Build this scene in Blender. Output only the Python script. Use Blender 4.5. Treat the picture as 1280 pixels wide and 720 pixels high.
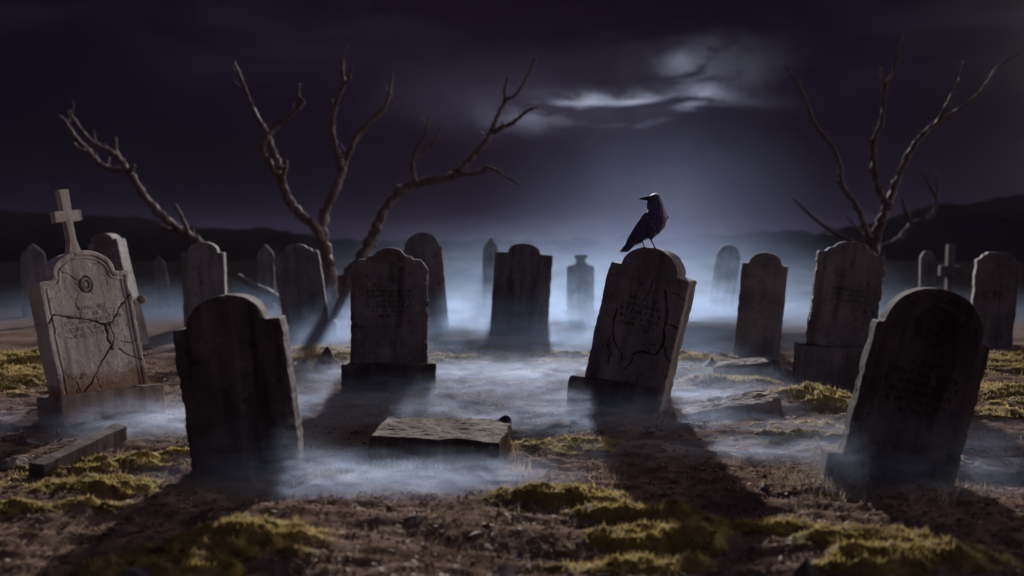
import bpy, bmesh, math, random
import numpy as np
from mathutils import Vector, Matrix, Euler

random.seed(7)
RNG = np.random.default_rng(11)
R = math.radians
scene = bpy.context.scene
for o in list(bpy.data.objects):
    bpy.data.objects.remove(o)
C = scene.collection

# ------------------------------------------------------------------ camera
CAM_H = 1.4
LENS = 35.0
FPX = LENS / 36.0 * 1280.0          # focal length in pixels of the 1280 px photograph
HORIZON = 300.0
PITCH = math.atan((360.0 - HORIZON) / FPX)
cam_d = bpy.data.cameras.new('camera')
cam = bpy.data.objects.new('camera', cam_d)
C.objects.link(cam)
cam.location = (0, 0, CAM_H)
cam.rotation_euler = (R(90) - PITCH, 0, 0)
cam_d.lens = LENS
cam_d.sensor_width = 36
cam_d.clip_start = 0.05
cam_d.clip_end = 2000
cam_d.dof.use_dof = True
cam_d.dof.focus_distance = 7.7
cam_d.dof.aperture_fstop = 1.0
scene.camera = cam

# ------------------------------------------------------------------ render settings / exposure
scene.render.engine = 'CYCLES'
scene.view_settings.view_transform = 'Standard'
scene.view_settings.look = 'None'
scene.view_settings.gamma = 1
scene.view_settings.use_curve_mapping = False
scene.view_settings.exposure = 0.6
cy = scene.cycles
cy.use_denoising = True
cy.max_bounces = 5
cy.diffuse_bounces = 2
cy.glossy_bounces = 2
cy.transmission_bounces = 2
cy.transparent_max_bounces = 8
cy.volume_bounces = 0
cy.volume_step_rate = 1.0
cy.volume_max_steps = 256
cy.sample_clamp_indirect = 3.0

# ------------------------------------------------------------------ moon as the sun lamp
SUN_AZ = R(2.6)       # to the right of straight ahead
SUN_EL = R(18.5)
sun_dir = Vector((math.sin(SUN_AZ) * math.cos(SUN_EL), math.cos(SUN_AZ) * math.cos(SUN_EL), math.sin(SUN_EL)))
sd = bpy.data.lights.new('moon_light', 'SUN')
sd.energy = 5.0
sd.angle = R(1.0)
sd.color = (1.0, 0.95, 0.92)
sun = bpy.data.objects.new('moon_light', sd)
C.objects.link(sun)
sun.rotation_euler = (-sun_dir).to_track_quat('-Z', 'Y').to_euler()

# ------------------------------------------------------------------ node helpers
class NT:
    def __init__(self, tree):
        self.t = tree
        tree.nodes.clear()
    def n(self, kind, **kw):
        nd = self.t.nodes.new(kind)
        for k, v in kw.items():
            if k.startswith('i_'):
                nd.inputs[k[2:].replace('_', ' ')].default_value = v
            else:
                setattr(nd, k, v)
        return nd
    def l(self, a, b):
        self.t.links.new(a, b)
    def val(self, sock, v):
        if hasattr(v, 'is_output') or isinstance(v, bpy.types.NodeSocket):
            self.l(v, sock)
        else:
            sock.default_value = v
    def math(self, op, a, b=None, c=None, clamp=False):
        nd = self.t.nodes.new('ShaderNodeMath'); nd.operation = op; nd.use_clamp = clamp
        self.val(nd.inputs[0], a)
        if b is not None: self.val(nd.inputs[1], b)
        if c is not None: self.val(nd.inputs[2], c)
        return nd.outputs[0]
    def vmath(self, op, a, b=None):
        nd = self.t.nodes.new('ShaderNodeVectorMath'); nd.operation = op
        self.val(nd.inputs[0], a)
        if b is not None: self.val(nd.inputs[1], b)
        return nd.outputs['Value'] if op in ('DOT_PRODUCT', 'LENGTH', 'DISTANCE') else nd.outputs[0]
    def mix(self, f, a, b, mode='MIX'):
        nd = self.t.nodes.new('ShaderNodeMix'); nd.data_type = 'RGBA'; nd.blend_type = mode
        self.val(nd.inputs[0], f)
        for s, v in ((nd.inputs[6], a), (nd.inputs[7], b)):
            if isinstance(v, tuple) and len(v) == 3: v = (*v, 1)
            self.val(s, v)
        return nd.outputs[2]
    def ramp(self, f, lo, hi, a=0.0, b=1.0, smooth=True):
        nd = self.t.nodes.new('ShaderNodeMapRange')
        nd.interpolation_type = 'SMOOTHSTEP' if smooth else 'LINEAR'
        self.val(nd.inputs[0], f)
        nd.inputs[1].default_value = lo; nd.inputs[2].default_value = hi
        nd.inputs[3].default_value = a; nd.inputs[4].default_value = b
        return nd.outputs[0]
    def noise(self, vec, scale, detail=4, rough=0.55, dist=0.0):
        nd = self.t.nodes.new('ShaderNodeTexNoise')
        if vec is not None: self.l(vec, nd.inputs['Vector'])
        nd.inputs['Scale'].default_value = scale
        nd.inputs['Detail'].default_value = detail
        nd.inputs['Roughness'].default_value = rough
        nd.inputs['Distortion'].default_value = dist
        return nd.outputs[0]
    def mapping(self, vec, scale=(1, 1, 1), loc=(0, 0, 0), rot=(0, 0, 0)):
        nd = self.t.nodes.new('ShaderNodeMapping')
        self.l(vec, nd.inputs[0])
        nd.inputs['Location'].default_value = loc
        nd.inputs['Rotation'].default_value = rot
        nd.inputs['Scale'].default_value = scale
        return nd.outputs[0]
    def gauss(self, vec, c, s):
        v = self.vmath('SUBTRACT', vec, c)
        v = self.vmath('MULTIPLY', v, tuple(1.0 / q for q in s))
        d = self.vmath('DOT_PRODUCT', v, v)
        return self.math('EXPONENT', self.math('MULTIPLY', d, -1.0))

def pix_dir(px, py):
    """world direction through a pixel of the 1280x720 photograph"""
    x = (px - 640.0) / FPX
    y = (360.0 - py) / FPX
    v = Vector((x, 1.0, y))
    cp, sp = math.cos(-PITCH), math.sin(-PITCH)
    return Vector((v.x, v.y * cp - v.z * sp, v.y * sp + v.z * cp)).normalized()

def gp(px, py, z=0.0):
    d = pix_dir(px, py)
    t = (z - CAM_H) / d.z
    return Vector((d.x * t, d.y * t, z))

def at(px, py, Y):
    d = pix_dir(px, py)
    t = Y / d.y
    return Vector((d.x * t, Y, CAM_H + d.z * t))

# ------------------------------------------------------------------ world: night sky, torn clouds lit by the moon
w = bpy.data.worlds.new('World')
scene.world = w
w.use_nodes = True
W = NT(w.node_tree)
tc = W.n('ShaderNodeTexCoord')
V = tc.outputs['Generated']
sky = W.n('ShaderNodeTexSky', sky_type='NISHITA', sun_disc=False, sun_elevation=SUN_EL, sun_rotation=SUN_AZ)
sepn = W.n('ShaderNodeSeparateXYZ'); W.l(V, sepn.inputs[0])
vx, vy, vz = sepn.outputs
wv = W.mapping(V, scale=(1.0, 1.0, 3.4))
warp = W.n('ShaderNodeTexNoise'); W.l(wv, warp.inputs['Vector'])
warp.inputs['Scale'].default_value = 3.0; warp.inputs['Detail'].default_value = 3
wv2 = W.vmath('ADD', wv, W.vmath('MULTIPLY', W.vmath('SUBTRACT', warp.outputs['Color'], (.5, .5, .5)), (.35, .35, .35)))
n1 = W.noise(wv2, 3.2, 8, 0.55)
n2 = W.noise(wv2, 11.0, 8, 0.62, 0.3)
cl = W.ramp(n1, 0.40, 0.68)
wisp = W.ramp(n2, 0.40, 0.70)
front = W.ramp(vy, 0.0, 0.3)
def dgauss(px, py, sx, sz):
    d = pix_dir(px, py)
    return W.math('MULTIPLY', W.gauss(V, (d.x, 0, d.z), (sx, 1e6, sz)), front)
ragged = W.math('MULTIPLY', W.math('SUBTRACT', n2, 0.5), 0.05)
Vw = W.vmath('ADD', V, W.vmath('MULTIPLY', W.vmath('SUBTRACT', W.n('ShaderNodeTexNoise', i_Scale=16.0, i_Detail=6.0).outputs['Color'], (.5, .5, .5)), (.075, 0, .060)))
def wgauss(px, py, sx, sz):
    d = pix_dir(px, py)
    return W.math('MULTIPLY', W.gauss(Vw, (d.x, 0, d.z), (sx, 1e6, sz)), front)
def add(*a):
    r = a[0]
    for b in a[1:]: r = W.math('ADD', r, b)
    return r
def mul(a, b): return W.math('MULTIPLY', a, b)
streak = add(mul(wgauss(812, 131, .065, .0085), 1.0), mul(wgauss(735, 141, .05, .012), .45), mul(wgauss(868, 118, .025, .010), .5),
             mul(wgauss(852, 72, .024, .012), .27), mul(wgauss(892, 88, .045, .024), .16), mul(wgauss(690, 138, .06, .018), .16))
streak = mul(streak, W.ramp(n2, 0.43, 0.57, 0.04, 1.25))
halo = add(mul(dgauss(850, 105, .15, .04), .018), mul(dgauss(420, 110, .25, .05), .006), mul(dgauss(640, 135, .12, .03), .022))
halo = mul(halo, W.ramp(n1, 0.34, 0.64, 0.15, 1.3))
low = dgauss(740, 240, .34, .10)       # lighter air under the cloud deck, behind the graves
cl = mul(cl, W.ramp(n2, .38, .60, .45, 1.0))
base = W.mix(cl, (.0028, .0012, .0044), (.0072, .0043, .0100))
col = W.mix(low, base, (.0062, .0040, .0092))
def scaled(colr, f):
    m = W.n('ShaderNodeVectorMath', operation='SCALE'); m.inputs[0].default_value = colr; W.l(f, m.inputs['Scale']); return m.outputs[0]
col = W.vmath('ADD', col, scaled((.17, .19, .25), streak))
col = W.vmath('ADD', col, scaled((.36, .33, .50), halo))
# dense cloud low over the horizon away from the moon
bankv = W.math('EXPONENT', W.math('MULTIPLY', W.math('POWER', W.math('DIVIDE', W.math('ABSOLUTE', W.math('SUBTRACT', vz, 0.02)), .13), 2.0), -1.0))
side = W.math('SUBTRACT', 1.0, dgauss(740, 250, .24, .5), clamp=True)
keep_ = W.math('SUBTRACT', 1.0, mul(mul(bankv, side), .72), clamp=True)
vs_ = W.n('ShaderNodeVectorMath', operation='SCALE'); W.l(col, vs_.inputs[0]); W.l(keep_, vs_.inputs['Scale']); col = vs_.outputs[0]
# unseen bright patch added low on the right to light the cross headstone
fill_dir = Vector((.89, .40, .24)).normalized()
bank = W.math('POWER', W.math('MAXIMUM', W.vmath('DOT_PRODUCT', V, tuple(fill_dir)), 0.0), 26.0)
col = W.vmath('ADD', col, scaled((5.0, 4.5, 4.3), mul(bank, W.ramp(n1, .3, .6, .5, 1.2))))
# overhead
up = W.ramp(vz, 0.3, 0.8)
col = W.vmath('ADD', col, scaled((.020, .016, .034), up))
rear = W.ramp(W.math('MULTIPLY', vy, -1.0), 0.1, 0.8)  # cool fill added behind the camera to lift the stone fronts
col = W.vmath('ADD', col, scaled((.036, .036, .056), rear))
bg = W.n('ShaderNodeBackground'); W.l(col, bg.inputs[0]); bg.inputs[1].default_value = 1.0
bg2 = W.n('ShaderNodeBackground'); W.l(sky.outputs[0], bg2.inputs[0]); bg2.inputs[1].default_value = 0.00003
ash = W.n('ShaderNodeAddShader'); W.l(bg.outputs[0], ash.inputs[0]); W.l(bg2.outputs[0], ash.inputs[1])
wo = W.n('ShaderNodeOutputWorld'); W.l(ash.outputs[0], wo.inputs[0])

# ------------------------------------------------------------------ numpy noise
def _hash(ix, iy, seed):
    h = (ix.astype(np.int64) * 374761393 + iy.astype(np.int64) * 668265263 + seed * 974711) & 0x7fffffff
    h = ((h ^ (h >> 13)) * 1274126177) & 0x7fffffff
    h = (h ^ (h >> 16)) & 0xffff
    return h / 65535.0
def vnoise(x, y, seed=0):
    x = np.asarray(x, float); y = np.asarray(y, float)
    x0 = np.floor(x); y0 = np.floor(y)
    fx = x - x0; fy = y - y0
    fx = fx * fx * fx * (fx * (fx * 6 - 15) + 10); fy = fy * fy * fy * (fy * (fy * 6 - 15) + 10)
    a = _hash(x0, y0, seed); b = _hash(x0 + 1, y0, seed)
    c = _hash(x0, y0 + 1, seed); d = _hash(x0 + 1, y0 + 1, seed)
    return (a * (1 - fx) + b * fx) * (1 - fy) + (c * (1 - fx) + d * fx) * fy - 0.5
def fbm(x, y, octv=4, seed=0, gain=0.5):
    s = 0; a = 1.0
    for i in range(octv):
        s = s + a * vnoise(x * 2 ** i + i * 17.3, y * 2 ** i - i * 9.1, seed + i)
        a *= gain
    return s

# ------------------------------------------------------------------ terrain height
# moss mounds: pixel of the crest foot, half-width m, half-depth m, height m, moss amount
MOUNDS = [
    (305, 690, .32, .20, .14, 1.0), (215, 716, .30, .14, .05, .9),
    (130, 622, .36, .22, .055, .9), (75, 648, .30, .15, .03, .7), (150, 596, .50, .22, .06, .75), (215, 585, .28, .2, .05, .6),
    (715, 632, .34, .16, .095, 1.0), (800, 652, .30, .12, .09, 1.0), (805, 680, .30, .12, .085, 1.0), (795, 706, .34, .10, .05, .9), (870, 672, .20, .24, .05, .9),
    (1060, 690, .36, .14, .09, 1.0), (1140, 708, .34, .12, .08, 1.0), (975, 672, .24, .12, .035, .9), (1090, 718, .3, .08, .05, .9),
    (1015, 508, .42, .40, .17, 1.0), (900, 482, .55, .30, .06, .9), (860, 468, .50, .35, .04, .8), (1000, 540, .6, .4, .03, .6),
    (30, 480, .75, .5, .07, .9), (10, 452, .9, .8, .05, .9), (-30, 470, .6, .5, .06, .9),
    (1240, 530, .60, .45, .07, .8), (1270, 490, .8, .5, .06, .8), (1190, 462, 1.1, .6, .05, .8), (1270, 455, 1.2, .6, .05, .8),
    (400, 448, .9, .7, .04, .75), (470, 436, 1.4, .8, .04, .6), (620, 452, 1.2, .55, .03, .6), (690, 446, .8, .4, .03, .6), (850, 452, .9, .5, .03, .7),
    (700, 560, .42, .22, .03, .65), (600, 620, .5, .1, .02, .3), (470, 632, .35, .12, .02, .4), (20, 600, .3, .3, .02, .5),
    (430, 462, .5, .35, .02, .7), (1120, 445, 1.2, .7, .04, .6),
]
MG = []
for (px, py, rx, ry, h, m) in MOUNDS:
    p = gp(px, py)
    MG.append((p.x, p.y, rx, ry, h, m))
SWELLS = [(gp(560, 655), 1.0, .35, .05), (gp(380, 655), .45, .25, .04), (gp(620, 700), .6, .2, -.03), (gp(1230, 640), .6, .5, .05),
          (gp(60, 560), .8, .4, .03), (gp(1000, 610), .5, .25, .03), (gp(90, 700), .8, .3, .02)]

def H(x, y):
    x = np.asarray(x, float); y = np.asarray(y, float)
    near = np.clip(1.0 - (y - 16) / 10, 0, 1)
    h = .05 * (.22 - np.abs(fbm(x * 1.3 + .4 * y, y * 4.2, 4, 205))) * near
    h = h + .075 * fbm(x * .45, y * .55, 3, 3) + .045 * fbm(x * 1.5, y * 2.1, 3, 21) * near
    h = h + .030 * np.abs(fbm(x * 3.5, y * 5.0, 3, 45)) * near - .008
    h = h + .016 * fbm(x * 11, y * 13, 3, 63) * np.clip(1 - (y - 9) / 6, 0, 1)
    for (cx, cyy, rx, ry, a, m) in MG:
        q = ((x - cx) / rx) ** 2 + ((y - cyy) / ry) ** 2
        h = h + a * .75 * np.exp(-q * .9)
    for (p, rx, ry, a) in SWELLS:
        h = h + a * np.exp(-((x - p.x) / rx) ** 2 - ((y - p.y) / ry) ** 2)
    # roll towards the far rise
    far = np.clip((y - 34) / 60, 0, 1)
    h = h + far * far * 1.2
    return h
def Hs(x, y): return float(H(np.array([x]), np.array([y]))[0])

def mossmask(x, y):
    m = np.zeros_like(x)
    for (cx, cyy, rx, ry, a, k) in MG:
        q = ((x - cx) / rx) ** 2 + ((y - cyy) / ry) ** 2
        m = np.maximum(m, k * np.exp(-q * .55))
    m = m + .46 * fbm(x * 2.6, y * 4.2, 5, 90, .6)
    return m
def cushions(x, y):
    r = np.abs(fbm(x * 4.2 + .6 * y, y * 9.5, 3, 150)) * 2
    r2 = np.abs(fbm(x * 13, y * 17, 2, 170)) * 2
    return .036 * (1 - r) ** 2 + .012 * (1 - r2)

def link(name, me, parent=None, mat=None):
    o = bpy.data.objects.new(name, me)
    C.objects.link(o)
    if parent: o.parent = parent
    if mat:
        me.materials.append(mat)
    return o
def np_mesh(name, verts, faces_flat, loop_starts, loop_totals, smooth=True):
    me = bpy.data.meshes.new(name)
    me.vertices.add(len(verts)); me.vertices.foreach_set('co', np.asarray(verts, np.float32).ravel())
    me.loops.add(len(faces_flat)); me.loops.foreach_set('vertex_index', np.asarray(faces_flat, np.int32))
    me.polygons.add(len(loop_starts)); me.polygons.foreach_set('loop_start', np.asarray(loop_starts, np.int32))
    me.polygons.foreach_set('use_smooth', np.full(len(loop_starts), smooth))
    me.update(calc_edges=True); me.validate()
    return me
def quads_mesh(name, verts, quads, smooth=True):
    quads = np.asarray(quads, np.int32)
    n = len(quads)
    return np_mesh(name, verts, quads.ravel(), np.arange(n) * 4, None, smooth)
def tris_mesh(name, verts, tris, smooth=False):
    tris = np.asarray(tris, np.int32)
    return np_mesh(name, verts, tris.ravel(), np.arange(len(tris)) * 3, None, smooth)
def tag(o, label=None, cat=None, group=None, kind=None):
    if label: o['label'] = label
    if cat: o['category'] = cat
    if group: o['group'] = group
    if kind: o['kind'] = kind
    return o
def empty(name, loc, label, cat, group=None):
    o = bpy.data.objects.new(name, None); C.objects.link(o); o.location = loc
    o.empty_display_size = .2
    return tag(o, label, cat, group)

# ------------------------------------------------------------------ materials
def mat(name):
    m = bpy.data.materials.new(name); m.use_nodes = True
    return m, NT(m.node_tree)
def finish(T, colr, rough=.9, bump=None, bstr=.3, bdist=.01, spec=.08, transl=0.0, **kw):
    p = T.n('ShaderNodeBsdfPrincipled')
    T.val(p.inputs['Base Color'], (*colr, 1) if isinstance(colr, tuple) else colr)
    T.val(p.inputs['Roughness'], rough)
    p.inputs['Specular IOR Level'].default_value = spec
    for k, v in kw.items(): p.inputs[k].default_value = v
    if bump is not None:
        b = T.n('ShaderNodeBump'); b.inputs['Strength'].default_value = bstr; b.inputs['Distance'].default_value = bdist
        T.l(bump, b.inputs['Height']); T.l(b.outputs[0], p.inputs['Normal'])
    out = T.n('ShaderNodeOutputMaterial')
    if transl:
        tr = T.n('ShaderNodeBsdfTranslucent'); T.val(tr.inputs[0], colr)
        mx = T.n('ShaderNodeMixShader'); mx.inputs[0].default_value = transl
        T.l(p.outputs[0], mx.inputs[1]); T.l(tr.outputs[0], mx.inputs[2]); T.l(mx.outputs[0], out.inputs[0])
    else:
        T.l(p.outputs[0], out.inputs[0])

def stone_mat(name, a, b, stain=(.10, .07, .05), lichen=(.30, .29, .24), rust=0.0, pale=.25):
    m, T = mat(name)
    tcn = T.n('ShaderNodeTexCoord'); V = tcn.outputs['Object']
    info = T.n('ShaderNodeObjectInfo')
    off = T.vmath('MULTIPLY', info.outputs['Location'], (3.1, 1.7, 0.0))
    P = T.vmath('ADD', V, off)
    big = T.noise(P, 2.6, 6, .6)
    run = T.noise(T.mapping(P, scale=(9, 9, .8)), 1.0, 5, .6)
    fine = T.noise(P, 42, 6, .7)
    vf = T.noise(P, 160, 3, .6)
    mott = T.noise(P, 11, 7, .68)
    c = T.mix(T.ramp(big, .35, .65), a, b)
    c = T.mix(T.math('MULTIPLY', T.ramp(run, .48, .68), .75), c, stain)
    c = T.mix(T.math('MULTIPLY', T.ramp(run, .46, .30), pale), c, lichen)
    c = T.mix(T.math('MULTIPLY', T.ramp(mott, .56, .72), .55), c, lichen)
    c = T.mix(T.math('MULTIPLY', T.ramp(mott, .44, .30), .6), c, tuple(q * .45 for q in stain))
    c = T.mix(T.math('MULTIPLY', T.ramp(fine, .52, .72), .45), c, tuple(q * .5 for q in a))
    da = T.n('ShaderNodeAttribute', attribute_name='groove_shade')
    c = T.mix(T.math('MULTIPLY', da.outputs['Fac'], .8), c, tuple(q * .22 for q in stain))  # shade of the carved grooves mixed into the stone colour
    if rust:
        sp = T.n('ShaderNodeSeparateXYZ'); T.l(V, sp.inputs[0])
        hz = T.math('ADD', sp.outputs[2], T.math('MULTIPLY', T.math('SUBTRACT', mott, .5), .5))
        c = T.mix(T.math('MULTIPLY', T.ramp(hz, .22, .04), rust), c, (.20, .085, .035))
    h = T.math('ADD', T.math('MULTIPLY', fine, .5), T.math('ADD', T.math('MULTIPLY', vf, .22), T.math('MULTIPLY', mott, .9)))
    finish(T, c, .92, h, .85, .012, .05)
    return m
M_DARK = stone_mat('dark_weathered_stone', (.095, .076, .078), (.055, .043, .044), (.024, .017, .018), (.19, .165, .155), pale=.35)
M_BROWN = stone_mat('brown_weathered_stone', (.215, .19, .19), (.12, .102, .102), (.045, .033, .032), (.31, .28, .26), pale=.4)
M_GREY = stone_mat('grey_weathered_stone', (.23, .21, .215), (.14, .125, .13), (.095, .075, .068), (.33, .30, .29), pale=.4)
M_CROSS = stone_mat('pale_limestone', (.50, .46, .43), (.38, .345, .325), (.20, .165, .145), (.58, .56, .54), rust=.7, pale=.5)
M_CROSSTOP = stone_mat('pale_cross_limestone', (.50, .45, .41), (.40, .35, .32), (.22, .18, .15), (.55, .52, .49), pale=.5)
M_SLAB = stone_mat('stained_ledger_stone', (.10, .074, .062), (.06, .044, .037), (.03, .021, .017), (.26, .25, .25), pale=.3)
M_BASE = stone_mat('mossy_footing_stone', (.24, .20, .175), (.17, .135, .115), (.09, .065, .05), (.29, .26, .21), rust=.3)

m_soil, T = mat('soil')
tcn = T.n('ShaderNodeTexCoord'); V = tcn.outputs['Object']
a = T.noise(V, 1.3, 6, .6); b = T.noise(V, 9, 7, .7); c_ = T.noise(V, 60, 5, .7); d_ = T.noise(T.mapping(V, scale=(1, 1.7, 1)), 3.2, 6, .65)
col = T.mix(T.ramp(a, .35, .65), (.092, .060, .048), (.140, .098, .078))
col = T.mix(T.math('MULTIPLY', T.ramp(d_, .52, .66), .7), col, (.14, .105, .080))
col = T.mix(T.math('MULTIPLY', T.ramp(b, .55, .70), .6), col, (.10, .080, .028))
col = T.mix(T.math('MULTIPLY', T.ramp(b, .45, .30), .7), col, (.035, .022, .018))
col = T.mix(T.math('MULTIPLY', T.ramp(c_, .56, .72), .2), col, (.18, .14, .11))
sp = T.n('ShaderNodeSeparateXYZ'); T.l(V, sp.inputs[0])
heath = T.ramp(T.math('ADD', sp.outputs[1], T.math('MULTIPLY', a, 6)), 17, 25)     # far ground darkened in its colour to stand for unlit distance
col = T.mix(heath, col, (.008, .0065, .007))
h = T.math('ADD', T.math('MULTIPLY', b, 1.0), T.math('MULTIPLY', c_, .35))
finish(T, col, 1.0, h, .6, .018, 0.0)

m_moss, T = mat('moss')
tcn = T.n('ShaderNodeTexCoord'); V = tcn.outputs['Object']
a = T.noise(V, 2.4, 5, .6); b = T.noise(V, 14, 6, .7); c_ = T.noise(V, 90, 3, .6)
col = T.mix(T.ramp(a, .35, .62), (.33, .248, .078), (.205, .155, .052))
col = T.mix(T.math('MULTIPLY', T.ramp(b, .50, .70), .6), col, (.36, .30, .14))
col = T.mix(T.math('MULTIPLY', T.ramp(b, .47, .34), .85), col, (.055, .036, .020))
h = T.math('ADD', b, T.math('MULTIPLY', c_, .7))
finish(T, col, .85, h, .5, .012, .1, transl=.45)

m_straw, T = mat('dry_grass')
tcn = T.n('ShaderNodeTexCoord')
col = T.mix(T.ramp(T.noise(tcn.outputs['Object'], 20, 2), .35, .65), (.26, .19, .11), (.42, .34, .23))
finish(T, col, .7, None, transl=.25)
m_litter, T = mat('leaf_litter')
tcn = T.n('ShaderNodeTexCoord')
col = T.mix(T.ramp(T.noise(tcn.outputs['Object'], 14, 3), .35, .65), (.06, .036, .024), (.17, .12, .085))
finish(T, col, .75, None, transl=.05)
m_bark, T = mat('dead_bark')
tcn = T.n('ShaderNodeTexCoord'); V = tcn.outputs['Object']
a = T.noise(T.mapping(V, scale=(1, 1, .25)), 26, 6, .65); b = T.noise(V, 4, 4)
col = T.mix(T.ramp(a, .35, .65), (.060, .038, .036), (.175, .125, .115))
col = T.mix(T.math('MULTIPLY', T.ramp(b, .5, .7), .5), col, (.17, .135, .12))
finish(T, col, .85, a, 1.0, .03, .2)
m_rock, T = mat('rubble_stone')
tcn = T.n('ShaderNodeTexCoord'); V = tcn.outputs['Object']
a = T.noise(V, 7, 7, .65); b = T.noise(V, 60, 4, .65)
col = T.mix(T.ramp(a, .36, .62), (.075, .056, .048), (.20, .17, .155))
finish(T, col, .85, T.math('ADD', a, T.math('MULTIPLY', b, .3)), .9, .02, .06)
m_crow, T = mat('crow_plumage')
tcn = T.n('ShaderNodeTexCoord'); V = tcn.outputs['Object']
a = T.noise(T.mapping(V, scale=(1, 1, .5)), 90, 3)
col = T.mix(T.ramp(a, .4, .6), (.03, .024, .06), (.10, .085, .20))
finish(T, col, .58, a, .6, .004, .25, **{'Sheen Weight': .15, 'Sheen Roughness': .4})
m_beak, T = mat('crow_beak')
finish(T, (.022, .022, .028), .6, None, spec=.2)
m_eye, T = mat('crow_eye')
finish(T, (.004, .003, .003), .08, None, spec=.8)
m_iron, T = mat('rusty_iron')
tcn = T.n('ShaderNodeTexCoord'); finish(T, T.mix(T.noise(tcn.outputs['Object'], 30), (.16, .12, .10), (.30, .27, .25)), .6, None)
m_hill, T = mat('hill_heath')
tcn = T.n('ShaderNodeTexCoord'); finish(T, T.mix(T.noise(tcn.outputs['Object'], .3, 6), (.003, .0025, .003), (.007, .006, .006)), .95, None, spec=0.0)

# ------------------------------------------------------------------ ground sheet
def axis_pts():
    xs = list(np.arange(-5.2, 5.2, .026))
    for s in (1, -1):
        v = 5.2; st = .03
        while v < 420:
            st = min(st * 1.09, 14); v += st; xs.append(s * v)
    ys = list(np.arange(2.6, 10.5, .024))
    v = 10.5; st = .026
    while v < 520:
        st = min(st * 1.03, 9); v += st; ys.append(v)
    v = 2.6; st = .05
    while v > -30:
        st = min(st * 1.25, 3); v -= st; ys.append(v)
    return np.array(sorted(xs)), np.array(sorted(ys))
xs, ys = axis_pts()
X, Y = np.meshgrid(xs, ys)
Z = H(X, Y)
nx, ny = len(xs), len(ys)
verts = np.stack([X.ravel(), Y.ravel(), Z.ravel()], 1)
i = np.arange(nx * ny).reshape(ny, nx)
quads = np.stack([i[:-1, :-1].ravel(), i[:-1, 1:].ravel(), i[1:, 1:].ravel(), i[1:, :-1].ravel()], 1)
g = link('ground', quads_mesh('ground', verts, quads), None, m_soil)
tag(g, 'bare brown graveyard earth with low humps', 'ground', kind='structure')

# far dark hills either side
def hill_ridge(name, pts, Yd, label):
    """pts: (px, py) of the skyline; a rounded ridge with real depth"""
    P = [at(px, py, Yd) for px, py in pts]
    xs_ = np.linspace(P[0].x, P[-1].x, 420)
    zs = np.interp(xs_, [p.x for p in P], [p.z for p in P])
    zs = zs + .8 * fbm(xs_ * .12, xs_ * 0, 5, 5) + .9 * np.abs(fbm(xs_ * .8, xs_ * 0, 5, 8))
    rows = []
    for t in np.linspace(-1, 1, 25):
        prof = math.cos(t * math.pi / 2) ** 1.3
        yy = Yd + t * 26 + 0 * xs_
        rows.append(np.stack([xs_, yy, zs * prof - 1.0 * (1 - prof) + .6 * fbm(xs_ * .2, yy * .2, 3, 12) * prof], 1))
    v = np.concatenate(rows)
    i = np.arange(25 * 420).reshape(25, 420)
    q = np.stack([i[:-1, :-1].ravel(), i[:-1, 1:].ravel(), i[1:, 1:].ravel(), i[1:, :-1].ravel()], 1)
    o = link(name, quads_mesh(name, v, q), None, m_hill)
    tag(o, label, 'hill', kind='structure')
hill_ridge('hill', [(-700, 225), (-300, 240), (-60, 258), (60, 268), (200, 282), (330, 294), (470, 304), (640, 308), (800, 306), (960, 300), (1080, 284), (1180, 268), (1300, 252), (1500, 240), (1900, 225)], 75, 'dark heath covered ridge closing off the far side of the graveyard')

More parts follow.
